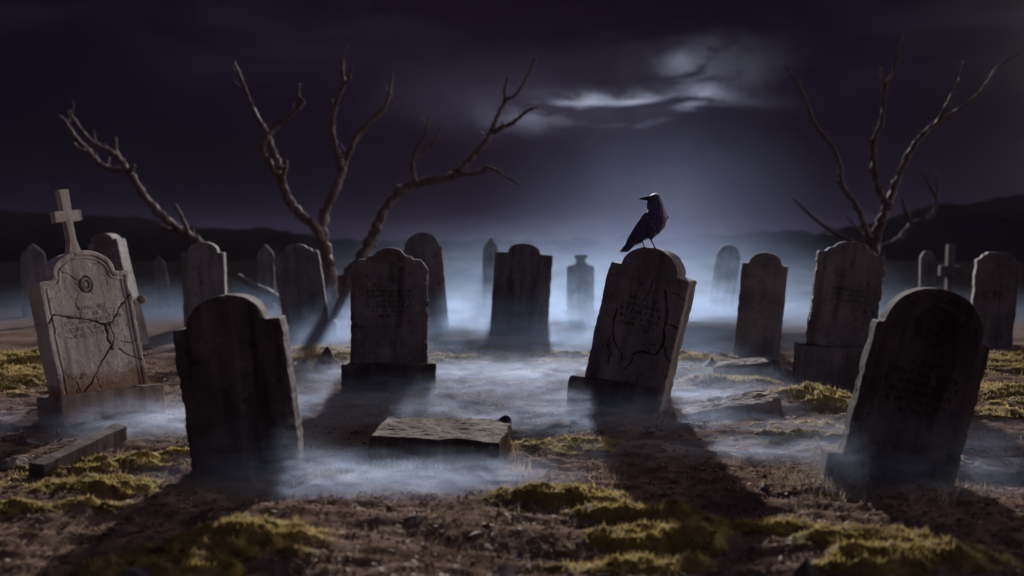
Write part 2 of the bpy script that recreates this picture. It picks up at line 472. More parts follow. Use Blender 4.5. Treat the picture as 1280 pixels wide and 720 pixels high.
# ------------------------------------------------------------------ moss: cushions and short tufts
def build_moss():
    V_, Q_, Tn = [], [], 0
    allv, allf, starts = [], [], []
    base = 0; ls = 0
    blades = []
    # near fine grid and far coarse grid
    for (x0, x1, y0, y1, s, sy) in ((-3.2, 3.2, 3.3, 7.4, .014, .014), (-6.5, 6.5, 7.4, 12.5, .028, .03), (-11, 11, 12.5, 20, .06, .07)):
        gx = np.arange(x0, x1, s); gy = np.arange(y0, y1, sy)
        X, Y = np.meshgrid(gx, gy)
        m = mossmask(X, Y)
        e = np.clip((m - .40) / .34, 0, 1)
        Z = H(X, Y) - .012 + e ** .8 * (.010 + cushions(X, Y))
        Z = Z + .007 * fbm(X * 24, Y * 24, 3, 33) * np.clip(e * 3, 0, 1)
        i = np.arange(X.size).reshape(X.shape)
        keep = (e[:-1, :-1] + e[1:, :-1] + e[:-1, 1:] + e[1:, 1:]) > .02
        q = np.stack([i[:-1, :-1][keep], i[:-1, 1:][keep], i[1:, 1:][keep], i[1:, :-1][keep]], 1)
        used = np.unique(q); remap = -np.ones(X.size, int); remap[used] = np.arange(len(used))
        v = np.stack([X.ravel()[used], Y.ravel()[used], Z.ravel()[used]], 1)
        allv.append(v); allf.append((remap[q] + base).ravel()); starts.append(np.arange(len(q)) * 4 + ls)
        ls += len(q) * 4; base += len(v)
        # tufts
        ee = e.ravel()
        cand = np.where(ee > .08)[0]
        n = {.014: 110000, .028: 40000, .06: 12000}[s]
        pick = RNG.choice(cand, min(n, len(cand)), replace=len(cand) < n)
        bx = X.ravel()[pick] + RNG.uniform(-s, s, len(pick)) * .5; by = Y.ravel()[pick] + RNG.uniform(-sy, sy, len(pick)) * .5
        bz = Z.ravel()[pick] - .003
        hh = RNG.uniform(.008, .030, len(pick)) * (1 + .25 * (s > .02) + .8 * (s > .05)) * (.5 + .7 * ee[pick])
        ww = RNG.uniform(.0022, .0045, len(pick)) * (1 + .6 * (s > .02) + 1.5 * (s > .05))
        ang = RNG.uniform(0, math.tau, len(pick)); la = RNG.uniform(0, math.tau, len(pick)); lm = RNG.uniform(0, .7, len(pick)) * hh
        dx, dy = np.cos(ang) * ww, np.sin(ang) * ww
        tv = np.stack([np.stack([bx - dx, by - dy, bz], 1), np.stack([bx + dx, by + dy, bz], 1),
                       np.stack([bx + np.cos(la) * lm, by + np.sin(la) * lm, bz + hh], 1)], 1).reshape(-1, 3)
        blades.append(tv)
    for tv in blades:
        nt = len(tv) // 3
        allv.append(tv); allf.append(np.arange(nt * 3) + base); starts.append(np.arange(nt) * 3 + ls)
        base += len(tv); ls += nt * 3
    me = np_mesh('moss', np.concatenate(allv), np.concatenate(allf), np.concatenate(starts), None, True)
    o = link('moss', me, None, m_moss)
    tag(o, 'yellow green moss growing in lumpy cushions over the graveyard earth', 'moss', kind='stuff')
build_moss()

# ------------------------------------------------------------------ litter, twigs and pebbles as one mass each
def scatter_litter():
    tv = []; n = 26000
    # density falls with distance: choose in picture space of ground then jitter
    yy = 3.4 + (RNG.random(n) ** 1.6) * 9.5
    xx = RNG.uniform(-.62, .62, n) * yy
    z = H(xx, yy)
    keep = mossmask(xx, yy) < .5
    xx, yy, z = xx[keep], yy[keep], z[keep]; n = len(xx)
    L = RNG.uniform(.006, .026, n) * np.where(RNG.random(n) < .05, 3.0, 1.0); Wd = np.where(RNG.random(n) < .45, .0022, RNG.uniform(.004, .011, n))
    a = RNG.uniform(0, math.tau, n); lift = RNG.uniform(.001, .016, n); lift2 = RNG.uniform(0, .012, n)
    ca, sa = np.cos(a), np.sin(a)
    z0 = z + .002
    p0 = np.stack([xx - ca * L, yy - sa * L, z0], 1)
    p1 = np.stack([xx + sa * Wd, yy - ca * Wd, z0 + lift], 1)
    p2 = np.stack([xx + ca * L, yy + sa * L, z0 + lift2], 1)
    p3 = np.stack([xx - sa * Wd, yy + ca * Wd, z0 + lift * .3], 1)
    v = np.stack([p0, p1, p2, p3], 1).reshape(-1, 3)
    q = np.arange(n * 4).reshape(n, 4)
    t = np.concatenate([q[:, [0, 1, 2]], q[:, [0, 2, 3]]])
    o = link('leaf_litter', tris_mesh('leaf_litter', v, t), None, m_litter)
    tag(o, 'curled dead leaf scraps and twigs strewn over bare soil', 'leaf litter', kind='stuff')
    # pebbles / clods
    n = 1100
    yy = 3.3 + (RNG.random(n) ** 1.5) * 9.5
    xx = RNG.uniform(-.62, .62, n) * yy
    z = H(xx, yy)
    s = RNG.uniform(.004, .013, n) * np.where(RNG.random(n) < .06, 2.2, 1)
    ico = bmesh.new(); bmesh.ops.create_icosphere(ico, subdivisions=1, radius=1)
    iv = np.array([v.co[:] for v in ico.verts]); it = np.array([[v.index for v in f.verts] for f in ico.faces]); ico.free()
    V_ = iv[None] * (s[:, None, None] * RNG.uniform(.6, 1.3, (n, 1, 3))) * RNG.uniform(.75, 1.2, (n, len(iv), 1))
    V_ = V_ + np.stack([xx, yy, z + s * .2], 1)[:, None, :]
    t = (it[None] + (np.arange(n) * len(iv))[:, None, None]).reshape(-1, 3)
    o = link('pebbles', tris_mesh('pebbles', V_.reshape(-1, 3), t), None, m_rock)
    tag(o, 'small pebbles and clods scattered over the soil', 'pebbles', kind='stuff')
scatter_litter()

def blade_strip(V_, F_, x, y, z, h, wd, ang, bend, segs=4):
    b = len(V_)
    dx, dy = math.cos(ang), math.sin(ang)
    for k in range(segs + 1):
        t = k / segs
        off = bend * h * t * t
        ww = wd * (1 - t * .92)
        cx, cyy, cz = x + dx * off, y + dy * off, z + h * t * (1 - .25 * abs(bend) * t)
        V_.append((cx - dy * ww, cyy + dx * ww, cz)); V_.append((cx + dy * ww, cyy - dx * ww, cz))
    for k in range(segs):
        F_.append((b + 2 * k, b + 2 * k + 1, b + 2 * k + 3, b + 2 * k + 2))
def GC(x, y):
    c = float(np.clip(fbm(np.array([x * 1.7]), np.array([y * 2.3]), 3, 300)[0] * 2.4 + .25, .06, 1))
    for bx, by, br in BASES:
        d = math.hypot((x - bx) / br, (y - by) / .28)
        if d < 1.25: c = max(c, .9)
    return c
BASES = [(gp(px, py).x, gp(px, py).y, br) for px, py, br in ((314, 604, .42), (1119, 610, .45), (774, 514, .50), (487, 490, .52), (128, 526, .55), (1044, 482, .55), (545, 580, .55), (945, 450, .45), (648, 420, .6))]
def dry_grass():
    V_, F_ = [], []
    # pixel, radius m, blades, height m
    T_ = [(697, 490, .07, 16, .24), (480, 583, .07, 40, .09), (506, 588, .13, 46, .09), (540, 590, .10, 20, .06), (395, 605, .16, 34, .10),
          (652, 590, .06, 34, .13), (640, 572, .05, 22, .14), (560, 488, .2, 30, .07), (335, 612, .12, 20, .09), (1010, 606, .24, 130, .09), (1050, 625, .2, 80, .07), (985, 612, .16, 50, .07),
          (300, 470, .3, 30, .08), (755, 600, .2, 30, .07), (840, 520, .15, 26, .10), (590, 655, .25, 40, .07), (120, 575, .3, 50, .07), (1190, 625, .22, 60, .07), (1215, 610, .2, 50, .07), (1165, 640, .12, 30, .06), (945, 575, .2, 24, .05), (430, 478, .22, 30, .07), (980, 470, .3, 34, .09),
          (190, 612, .1, 26, .06), (600, 640, .5, 30, .05), (640, 690, .3, 24, .05), (880, 520, .3, 20, .05), (1230, 470, .6, 30, .08), (230, 600, .1, 24, .06), (700, 600, .3, 30, .05)]
    for px, py, r, n, h in T_:
        p = gp(px, py)
        for _ in range(n):
            a = random.uniform(0, math.tau); rr = r * math.sqrt(random.random())
            x, y = p.x + math.cos(a) * rr, p.y + math.sin(a) * rr * .7
            blade_strip(V_, F_, x, y, Hs(x, y) - .004, h * random.uniform(.45, 1.15), random.uniform(.0016, .0034), random.uniform(0, math.tau), random.uniform(.1, 1.1))
    # thin even scatter of single dry blades
    for _ in range(22000):
        y = 3.6 + random.random() ** 1.4 * 10
        x = random.uniform(-.6, .6) * y
        if random.random() > GC(x, y): continue
        blade_strip(V_, F_, x, y, Hs(x, y) - .003, random.uniform(.02, .060), .0020, random.uniform(0, math.tau), random.uniform(.3, 1.6), 3)
    o = link('dry_grass', quads_mesh('dry_grass', V_, F_), None, m_straw)
    tag(o, 'thin dry straw coloured grass growing in scattered wisps', 'grass', kind='stuff')
dry_grass()

# ------------------------------------------------------------------ headstones as carved height fields
def arc(cx, cz, r, a0, a1, n=14, rz=None):
    rz = rz or r
    return [(cx + r * math.cos(R(a0 + (a1 - a0) * k / n)), cz + rz * math.sin(R(a0 + (a1 - a0) * k / n))) for k in range(n + 1)]

def outline(shape, w, h):
    """right-hand half profile from the bottom to the apex: list of (half width, z)"""
    hw = w / 2
    if shape == 'shoulder':       # shouldered round arch
        sw = hw * .70; rise = sw * .78
        sz = h - rise
        return [(hw, 0), (hw, sz - .012), (hw - .010, sz), (sw + .012, sz + .003), (sw, sz + .014)] + [(sw * math.cos(t), sz + .014 + (rise - .014) * math.sin(t)) for t in np.linspace(.06, math.pi / 2, 26)]
    if shape == 'bigarch':        # wide arch with small shoulders
        sw = hw * .86; rise = sw * .93
        sz = h - rise
        return [(hw, 0), (hw, sz - .010), (hw - .008, sz), (sw + .010, sz + .003), (sw, sz + .02)] + [(sw * math.cos(t), sz + .02 + (rise - .02) * math.sin(t)) for t in np.linspace(.06, math.pi / 2, 30)]
    if shape == 'smallarch':
        sw = hw * .56; rise = sw * .62
        sz = h - rise
        return [(hw, 0), (hw, sz - .010), (hw - .008, sz), (sw + .02, sz + .003), (sw, sz + .012)] + [(sw * math.cos(t), sz + .012 + (rise - .012) * math.sin(t)) for t in np.linspace(.06, math.pi / 2, 24)]
    if shape == 'ogee':           # camel back with scroll shoulders
        return [(hw, 0), (hw, h * .86), (hw * .93, h * .885), (hw * .76, h * .885), (hw * .70, h * .905), (hw * .66, h * .925), (hw * .56, h * .925), (hw * .50, h * .945)] + \
               [(hw * .48 * math.cos(t), h * .945 + h * .055 * math.sin(t)) for t in np.linspace(.15, math.pi / 2, 14)]
    if shape == 'crown':          # chamfered shoulders rising to a scalloped crown
        return [(hw, 0), (hw, h * .80), (hw * .98, h * .815), (hw * .82, h * .895), (hw * .62, h * .900), (hw * .58, h * .925), (hw * .44, h * .93), (hw * .38, h * .942)] + \
               [(hw * (.36 * math.cos(t)), h * .942 + h * .058 * math.sin(t)) for t in np.linspace(.1, math.pi / 2, 16)]
    if shape == 'lancet':
        return [(hw, 0), (hw, h * .80)] + [(hw * (1 - t ** 1.8), h * (.80 + .20 * t)) for t in np.linspace(.05, 1, 18)]
    if shape == 'block':
        return [(hw, 0), (hw, h * .90), (hw * .95, h * .91), (hw * .78, h * .93), (hw * .72, h * .965), (hw * .60, h * .97), (hw * .5, h * .995), (hw * .02, h)]
    if shape == 'urn':
        return [(hw, 0), (hw, h * .74), (hw * .92, h * .79), (hw * .66, h * .81), (hw * .40, h * .84), (hw * .30, h * .88), (hw * .34, h * .93), (hw * .46, h * .95), (hw * .46, h * .985), (hw * .3, h)]
    raise ValueError(shape)

def seg_dist(px, pz, a, b):
    ax, az = a; bx, bz = b
    dx, dz = bx - ax, bz - az
    L2 = dx * dx + dz * dz + 1e-12
    t = np.clip(((px - ax) * dx + (pz - az) * dz) / L2, 0, 1)
    return np.hypot(px - ax - t * dx, pz - az - t * dz)

GLYPHS = ['I', 'L', 'H', 'N', 'O', 'E', 'A', 'T', 'U']
def glyph(ch):
    D = {'I': [((.5, 0), (.5, 1))], 'L': [((.2, 0), (.2, 1)), ((.2, 0), (.8, 0))], 'H': [((.15, 0), (.15, 1)), ((.85, 0), (.85, 1)), ((.15, .5), (.85, .5))],
         'N': [((.15, 0), (.15, 1)), ((.15, 1), (.85, 0)), ((.85, 0), (.85, 1))], 'O': [((.2, .1), (.2, .9)), ((.2, .9), (.8, .9)), ((.8, .9), (.8, .1)), ((.8, .1), (.2, .1))],
         'E': [((.2, 0), (.2, 1)), ((.2, 0), (.8, 0)), ((.2, .5), (.7, .5)), ((.2, 1), (.8, 1))], 'A': [((.1, 0), (.5, 1)), ((.5, 1), (.9, 0)), ((.3, .4), (.7, .4))],
         'T': [((.5, 0), (.5, 1)), ((.1, 1), (.9, 1))], 'U': [((.2, 1), (.2, .1)), ((.2, .1), (.8, .1)), ((.8, .1), (.8, 1))]}
    return D[ch]

def slab_mesh(name, shape, w, h, T_, res=.007, seed=1, rough=1.0, frame=None, rings=None, text=None, cracks=(), fluting=False, bevel=.010, bury=.12, chips=.5, roughside=0):
    half = outline(shape, w, h)
    hw_ = np.array([p[0] for p in half]); hz_ = np.array([p[1] for p in half])
    z_rows = [-bury]
    zz = -bury
    zs_marks = sorted(set(float(q) for q in hz_))
    rows = list(np.arange(-bury, h - .001, res)) + zs_marks + [q - .0015 for q in zs_marks if q > .01]
    rows = np.array(sorted(r for r in rows if r <= h - .0004)); rows = np.append(rows[np.insert(np.diff(rows) > .0008, 0, True)], h - .0002)
    mono = np.maximum.accumulate(hz_ + np.arange(len(hz_)) * 1e-6)
    HW = np.interp(rows, mono, hw_)
    jagL = .010 * rough * fbm(rows * 9, rows * 0 + 3.3, 4, seed) * 1.0 + .006 * rough * np.minimum(0, fbm(rows * 34, rows * 0, 2, seed + 4) + .05)
    jagR = .010 * rough * fbm(rows * 9, rows * 0 + 8.3, 4, seed + 9) + .006 * rough * np.minimum(0, fbm(rows * 34, rows * 0, 2, seed + 5) + .05)
    fade = np.clip((h - rows) / .1, .15, 1)
    Lx = -HW - jagL * fade; Rx = HW + jagR * fade
    bad = Rx - Lx < .004
    Lx[bad] = -.002; Rx[bad] = .002
    nc = max(12, int(w / res))
    u = np.linspace(0, 1, nc + 1)
    # extra columns near the edges for a crisp bevel
    u = np.unique(np.concatenate([u, np.array([.004, .01, .018, .03]), 1 - np.array([.004, .01, .018, .03])]))
    Xg = Lx[:, None] + (Rx - Lx)[:, None] * u[None]
    Zg = np.repeat(rows[:, None], len(u), 1)
    pr = list(zip(Rx, rows)); pl = list(zip(Lx, rows))
    # outline distance
    step = max(1, len(rows) // 140)
    poly = [(-w / 2, -bury)] + pl[::step] + [pl[-1], pr[-1]] + pr[::-1][::step] + [(w / 2, -bury)]
    dist = np.full(Xg.shape, 9.0)
    for a_, b_ in zip(poly[:-1], poly[1:]):
        dist = np.minimum(dist, seg_dist(Xg, Zg, a_, b_))
    D = np.zeros(Xg.shape)              # depth carved away, front
    G = np.zeros(Xg.shape)              # shading painted into cracks, letters and ring grooves
    bv = bevel * (1 + chips * 1.6 * np.maximum(0, fbm(Xg * 14, Zg * 14, 3, seed + 2) - .05) * 4)
    q = np.clip(dist / bv, 0, 1)
    edge = bv * (1 - np.sqrt(1 - (1 - q) ** 2))
    D += edge
    D += .006 * rough * (fbm(Xg * 5, Zg * 5, 4, seed + 20)) + .0028 * rough * fbm(Xg * 38, Zg * 38, 3, seed + 22)
    pit = np.maximum(0, fbm(Xg * 22, Zg * 22, 2, seed + 40) - .34); D += pit * .03 * rough
    if frame:
        ins, dep = frame
        D += dep * (1 / (1 + np.exp(-(dist - ins) / .0022)))
        D -= dep * .7 * np.exp(-((dist - ins - .022) / .006) ** 2)
    if rings:
        for (cx, cz, r, dep, wd, ell) in rings:
            rr = np.hypot((Xg - cx) / ell, Zg - cz)
            D += dep * np.exp(-((rr - r) / wd) ** 2); G = np.maximum(G, .5 * np.exp(-((rr - r) / wd) ** 2))
            D -= dep * .8 * np.exp(-((rr - r + wd * 2.2) / wd) ** 2)
    if fluting:
        f = np.sin(Xg / w * math.pi * 9 + 2 * fbm(Xg * 3, Zg * 2, 2, seed)) * np.clip((Zg - h * .45) / (h * .25), 0, 1) * np.clip((dist - .05) / .03, 0, 1)
        D += .006 * f
    if roughside:
        mm = np.clip((Xg - w * roughside) / .02, 0, 1)
        D += mm * (.018 + .035 * np.abs(fbm(Xg * 16, Zg * 16, 3, seed + 77)))
    if text:
        rr = random.Random(seed)
        for (zc, tw, ch) in text:
            x = -tw / 2
            while x < tw / 2:
                g_ = rr.choice(GLYPHS); cwd = ch * (.35 if g_ == 'I' else .62)
                if rr.random() > .12:
                    for (a_, b_) in glyph(g_):
                        if rr.random() < .12: continue
                        a2 = (x + a_[0] * cwd, zc + a_[1] * ch); b2 = (x + b_[0] * cwd, zc + b_[1] * ch)
                        x0, x1 = min(a2[0], b2[0]) - .01, max(a2[0], b2[0]) + .01
                        r0, r1 = np.searchsorted(rows, [min(a2[1], b2[1]) - .01, max(a2[1], b2[1]) + .01])
                        sub = (slice(r0, r1), slice(None))
                        dd = seg_dist(Xg[sub], Zg[sub], a2, b2)
                        D[sub] = np.maximum(D[sub], np.where(dd < ch * .15, .014, 0)); G[sub] = np.maximum(G[sub], np.where(dd < ch * .14, .75, 0))
                x += cwd + ch * .22
    hr = random.Random(seed + 500)
    hair = []
    for _ in range(9 if cracks else 0):
        x0, z0 = hr.uniform(-w * .42, w * .42), hr.uniform(.1, h * .85); a0 = hr.uniform(0, math.tau); P_ = [(x0, z0)]
        for _k in range(hr.randrange(2, 5)):
            a0 += hr.uniform(-.9, .9); x0 += math.cos(a0) * .045; z0 += math.sin(a0) * .045; P_.append((x0, z0))
        hair.append((P_, .0022, .012))
    for cr in list(cracks) + hair:
        pts, wd, dep = cr
        wx = .014 * fbm(Xg * 16, Zg * 16, 3, seed + 60); wz = .014 * fbm(Xg * 16 + 7, Zg * 16 + 3, 3, seed + 61)
        dd = np.full(Xg.shape, 9.0)
        for a_, b_ in zip(pts[:-1], pts[1:]):
            dd = np.minimum(dd, seg_dist(Xg + wx, Zg + wz, a_, b_))
        ww = wd * (.55 + 1.5 * np.abs(fbm(Xg * 10, Zg * 10, 2, seed + 70)))
        D += dep * np.clip(1.25 - dd / ww, 0, 1); G = np.maximum(G, np.clip(1.5 - dd / ww, 0, 1))
    Yf = -T_ / 2 + D
    Yb = T_ / 2 - edge - .008 * rough * fbm(Xg * 5 + 9, Zg * 5, 4, seed + 31)
    nr, ncx = Xg.shape
    F = np.stack([Xg, Yf, Zg], -1).reshape(-1, 3)
    # side strips: subdivide thickness
    ns = max(2, int(T_ / .02))
    V_ = [F]
    idxF = np.arange(nr * ncx).reshape(nr, ncx)
    B = np.stack([Xg, Yb, Zg], -1).reshape(-1, 3)
    idxB = idxF + nr * ncx
    V_.append(B); nv = 2 * nr * ncx
    quads = [np.stack([idxF[:-1, :-1].ravel(), idxF[:-1, 1:].ravel(), idxF[1:, 1:].ravel(), idxF[1:, :-1].ravel()], 1),
             np.stack([idxB[:-1, 1:].ravel(), idxB[:-1, :-1].ravel(), idxB[1:, :-1].ravel(), idxB[1:, 1:].ravel()], 1)]
    border = np.concatenate([idxF[0, :], idxF[1:, -1], idxF[-1, ::-1][1:], idxF[::-1, 0][1:-1]])
    prev = border
    side_n = np.zeros((len(border), 3))
    pf = F[border]
    for k in range(1, ns + 1):
        if k == ns:
            cur = border + nr * ncx
        else:
            t = k / ns
            p = pf * (1 - t) + B[border] * t
            cn = np.array([0, 0, h * .4])
            dirn = p - cn; dirn[:, 1] = 0
            L = np.linalg.norm(dirn, axis=1, keepdims=True) + 1e-6
            amp = .007 * rough * (fbm(p[:, 2] * 16 + p[:, 0] * 12, p[:, 1] * 30, 3, seed + 90))
            p = p - dirn / L * (np.abs(amp)[:, None])
            cur = np.arange(len(border)) + nv
            V_.append(p); nv += len(border)
        quads.append(np.stack([prev, np.roll(cur, 0), np.roll(cur, -1), np.roll(prev, -1)], 1))
        prev = cur
    v = np.concatenate(V_); q = np.concatenate(quads)
    me = quads_mesh(name, v, q, True)
    at_ = me.attributes.new('groove_shade', 'FLOAT', 'POINT')
    gv = np.zeros(len(v), np.float32); gv[:G.size] = G.ravel(); at_.data.foreach_set('value', gv)
    return me

def weather_box(name, w, d, h, seed=0, bev=.018, res=.03, taper=0.0, bury=.12, rough=1.0):
    """hewn block, worn edges; origin at the middle of its foot"""
    bm = bmesh.new()
    bmesh.ops.create_cube(bm, size=1)
    for v in bm.verts:
        f = 1 - taper if v.co.z > 0 else 1
        v.co.x *= w * f; v.co.y *= d * f
        v.co.z = h if v.co.z > 0 else -bury
    bmesh.ops.bevel(bm, geom=bm.edges[:], offset=bev, segments=3, affect='EDGES', profile=.6)
    long = [e for e in bm.edges if e.calc_length() > res * 2.2]
    for _ in range(5):
        long = [e for e in bm.edges if e.calc_length() > res * 2.0]
        if not long: break
        bmesh.ops.subdivide_edges(bm, edges=long, cuts=1, use_grid_fill=True)
    co = np.array([v.co[:] for v in bm.verts])
    n = .012 * rough * fbm(co[:, 0] * 7 + co[:, 1] * 5, co[:, 2] * 7 + co[:, 1] * 4, 4, seed)
    n2 = .006 * rough * fbm(co[:, 0] * 30 + co[:, 1] * 22, co[:, 2] * 30 + co[:, 1] * 15, 3, seed + 3)
    bm.normal_update()
    for v, a_, b_ in zip(bm.verts, n, n2):
        v.co += v.normal * (a_ + b_)
    bmesh.ops.triangulate(bm, faces=[f for f in bm.faces if len(f.verts) > 4])
    me = bpy.data.meshes.new(name); bm.to_mesh(me); bm.free()
    for p in me.polygons: p.use_smooth = True
    return me

def place(o, px, py, yaw, lean, pitch=0.0, sink=0.0):
    """stand a thing on the ground pixel; lean>0 tips its top to the right, pitch>0 tips it backwards"""
    p = gp(px, py)
    o.location = (p.x, p.y, Hs(p.x, p.y) - sink)
    o.rotation_euler = (Matrix.Rotation(R(yaw), 3, 'Z') @ Matrix.Rotation(R(lean), 3, 'Y') @ Matrix.Rotation(R(-pitch), 3, 'X')).to_euler()
    return p

def px2m(py):          # metres per photo pixel for something standing on ground pixel row py
    return gp(640, py).y / FPX

# --- left: pale headstone with a cross
S = px2m(513)
hs = empty('cross_headstone', (0, 0, 0), 'pale cracked headstone topped with a stone cross, leaning left on its footing', 'headstone')
wc, hc = .74, 1.12
tb = link('tablet', slab_mesh('tablet', 'shoulder', wc, hc, .20, res=.0055, seed=5, frame=(.038, .016), bury=.02,
     rings=[(0.0, hc - .27, .062, .020, .008, .8), (0.0, hc - .27, .03, .009, .006, .7)],
     text=[(.655, .20, .030), (.600, .40, .034), (.548, .46, .034), (.496, .40, .034), (.444, .34, .030)],
     cracks=[([(-.345, .60), (-.30, .66), (-.12, .60), (.02, .56), (.10, .51), (.16, .52), (.23, .60), (.345, .72)], .0055, .035),
             ([(.10, .51), (.10, .40), (.12, .31)], .008, .04), ([(.11, .33), (.02, .24), (-.10, .08), (-.18, .02)], .0055, .035),
             ([(.13, .50), (.155, .42), (.12, .32)], .004, .03), ([(-.2, 1.0), (-.05, .88)], .003, .02),
             ([(.17, .30), (.26, .22), (.345, .18)], .004, .025), ([(.20, .36), (.28, .33), (.345, .34)], .003, .02), ([(-.2, .02), (-.22, .12)], .004, .02), ([(-.05, .13), (-.03, .03)], .003, .02)]), hs, M_CROSS)
tb.location.z = .17
# cross
def cross_mesh(sc=1.0, T_=.07):
    pts = [(-.050, 0), (-.026, .10), (-.027, .235), (-.100, .235), (-.100, .310), (-.032, .310), (-.037, .46), (.037, .46), (.032, .310), (.100, .310), (.100, .235), (.027, .235), (.026, .10), (.050, 0)]
    bm = bmesh.new()
    front = [bm.verts.new((x * sc, -T_ / 2, z * sc)) for x, z in pts]
    f = bm.faces.new(front)
    r = bmesh.ops.inset_region(bm, faces=[f], thickness=.013 * sc)
    bmesh.ops.translate(bm, verts=[v for v in f.verts], vec=(0, .010, 0))
    r = bmesh.ops.inset_region(bm, faces=[f], thickness=.003)
    edges = [e for e in bm.edges if len(e.link_faces) == 1]
    r = bmesh.ops.extrude_edge_only(bm, edges=edges)
    nv = [v for v in r['geom'] if isinstance(v, bmesh.types.BMVert)]
    bmesh.ops.translate(bm, verts=nv, vec=(0, T_, 0))
    be = [e for e in bm.edges if len(e.link_faces) == 1]
    bmesh.ops.contextual_create(bm, geom=be)
    bmesh.ops.recalc_face_normals(bm, faces=bm.faces[:])
    long = [e for e in bm.edges if e.calc_length() > .03]
    bmesh.ops.bevel(bm, geom=[e for e in bm.edges if e.calc_face_angle(0) > .9], offset=.004, segments=2, affect='EDGES')
    bmesh.ops.triangulate(bm, faces=[f for f in bm.faces if len(f.verts) > 4])
    me = bpy.data.meshes.new('finial_cross'); bm.to_mesh(me); bm.free()
    return me
cr = link('finial_cross', cross_mesh(1.12), hs, M_CROSSTOP); cr.location = (0, 0, .17 + hc - .02)
pl = link('footing', weather_box('footing', wc + .14, .36, .17, 8, .022), hs, M_BASE)
place(hs, 130, 520, 52, 0, 0)
hs.rotation_euler = (Matrix.Rotation(R(-9.5), 3, 'Y') @ Matrix.Rotation(R(52), 3, 'Z')).to_euler()
# the footing stays closer to level than the tablet
pl.rotation_euler = (Matrix.Rotation(R(6.0), 3, 'Y')).to_euler()

def simple_stone(label, px, py, wpx, hpx, yaw, lean, T_, shape, m, seed, pitch=0, group=None, res=None, name='headstone', **kw):
    s = px2m(py)
    w_, h_ = wpx * s, hpx * s
    d = gp(px, py).y
    res = res or max(.007, d * .0009)
    me = slab_mesh(name, shape, w_ / max(.6, math.cos(R(yaw))), h_, T_, res=res, seed=seed, **kw)
    o = link(name, me, None, m)
    place(o, px, py, yaw, lean, pitch)
    tag(o, label, 'headstone', group)
    return o, w_, h_

# --- front left dark stone
simple_stone('dark shouldered headstone near the viewer, leaning left with a pale chipped right edge', 314, 600, 132, 226, 5, -7.0, .24, 'shoulder', M_DARK, 17, chips=1.2, rough=1.5, res=.007)
# --- front right stone with roundel, footing block
S = px2m(604)
t = empty('headstone', (0, 0, 0), 'dark round topped headstone with a carved roundel, leaning right in the right foreground', 'headstone')
w_, h_ = 138 * S, 252 * S
link('tablet', slab_mesh('tablet', 'bigarch', w_, h_, .15, res=.006, seed=23, frame=(.045, .012), rings=[(0, h_ - .215, .10, .012, .010, 1), (0, h_ - .215, .075, .007, .006, 1), (0, h_ - .215, .04, .008, .010, 1)],
     text=[(.70, .20, .03), (.645, .36, .03), (.59, .40, .03), (.535, .38, .03), (.48, .34, .03), (.43, .2, .026)], bury=.10, chips=1.0), t, M_DARK)
fb = link('footing', weather_box('footing', w_ - .02, .26, .16, 31, .03), t, M_DARK)
fb.location = (-.075, .05, 0)
place(t, 1113, 607, -7, 13.0, 0)
fb.rotation_euler = (0, R(-9), 0)

# --- crow's stone
S = px2m(508)
t = empty('headstone', (0, 0, 0), 'cracked arched headstone leaning right, with the crow perched on top', 'headstone')
CROW_STONE = t
w_, h_ = 104 * S, 203 * S
CROW_H = h_
ck = [([(-.20, .80), (-.21, .70), (-.19, .62), (-.17, .55), (-.12, .50), (-.07, .45), (-.06, .40)], .006, .035), ([(-.19, .62), (-.22, .50), (-.17, .42), (-.16, .33)], .004, .03),
      ([(.16, 1.05), (.20, .95), (.235, .85), (.23, .74), (.25, .62), (.2, .52), (.10, .52), (.02, .48)], .0068, .04), ([(.25, .62), (.33, .50)], .0065, .035), ([(.05, 1.12), (.04, 1.0), (.0, .93)], .004, .03),
      ([(.235, .80), (.32, .78)], .005, .03), ([(.03, .48), (.02, .40), (-.02, .34)], .004, .03)]
link('tablet', slab_mesh('tablet', 'shoulder', w_, h_, .23, res=.006, seed=41, frame=(.05, .007), text=[(.92, .22, .028), (.865, .34, .028), (.81, .34, .028), (.755, .34, .028), (.70, .30, .028)],
     cracks=ck, bury=.12, chips=.9), t, M_BROWN)
fb = link('footing', weather_box('footing', w_ + .12, .44, .22, 47, .02, taper=.08), t, M_DARK)
fb.location = (-.06, .06, 0)
cs = place(t, 778, 510, -27, 13.0, 0)
fb.rotation_euler = (0, R(-9), 0)

# --- ornate headstone on plinth left of centre
def plinth_stone(label, px, py, wpx, hpx, ppx, phpx, yaw, lean, T_, shape, m, mb, seed, pd=None, level=True, **kw):
    s = px2m(py)
    t = empty('headstone', (0, 0, 0), label, 'headstone')
    d = gp(px, py).y
    me = slab_mesh('tablet', shape, wpx * s, (hpx - phpx) * s, T_, res=kw.pop('res', max(.0065, d * .0008)), seed=seed, bury=.01, **kw)
    a_ = link('tablet', me, t, m); a_.location.z = phpx * s
    b_ = link('plinth', weather_box('plinth', ppx * s, pd or T_ + .2, phpx * s, seed + 3, .018), t, mb)
    place(t, px, py, yaw, lean)
    if level: b_.rotation_euler = (0, R(-lean * .6), 0)
    return t
plinth_stone('upright dark headstone with a scalloped crown and worn inscription on a stepped plinth', 487, 486, 96, 178, 116, 34, 5, 0.4, .15, 'crown', M_BROWN, M_DARK, 53,
             frame=(.05, .008), fluting=True, rough=1.5, chips=1.2, text=[(.66, .42, .026), (.61, .44, .026), (.565, .44, .026), (.52, .44, .026), (.475, .36, .026), (.43, .22, .024)])
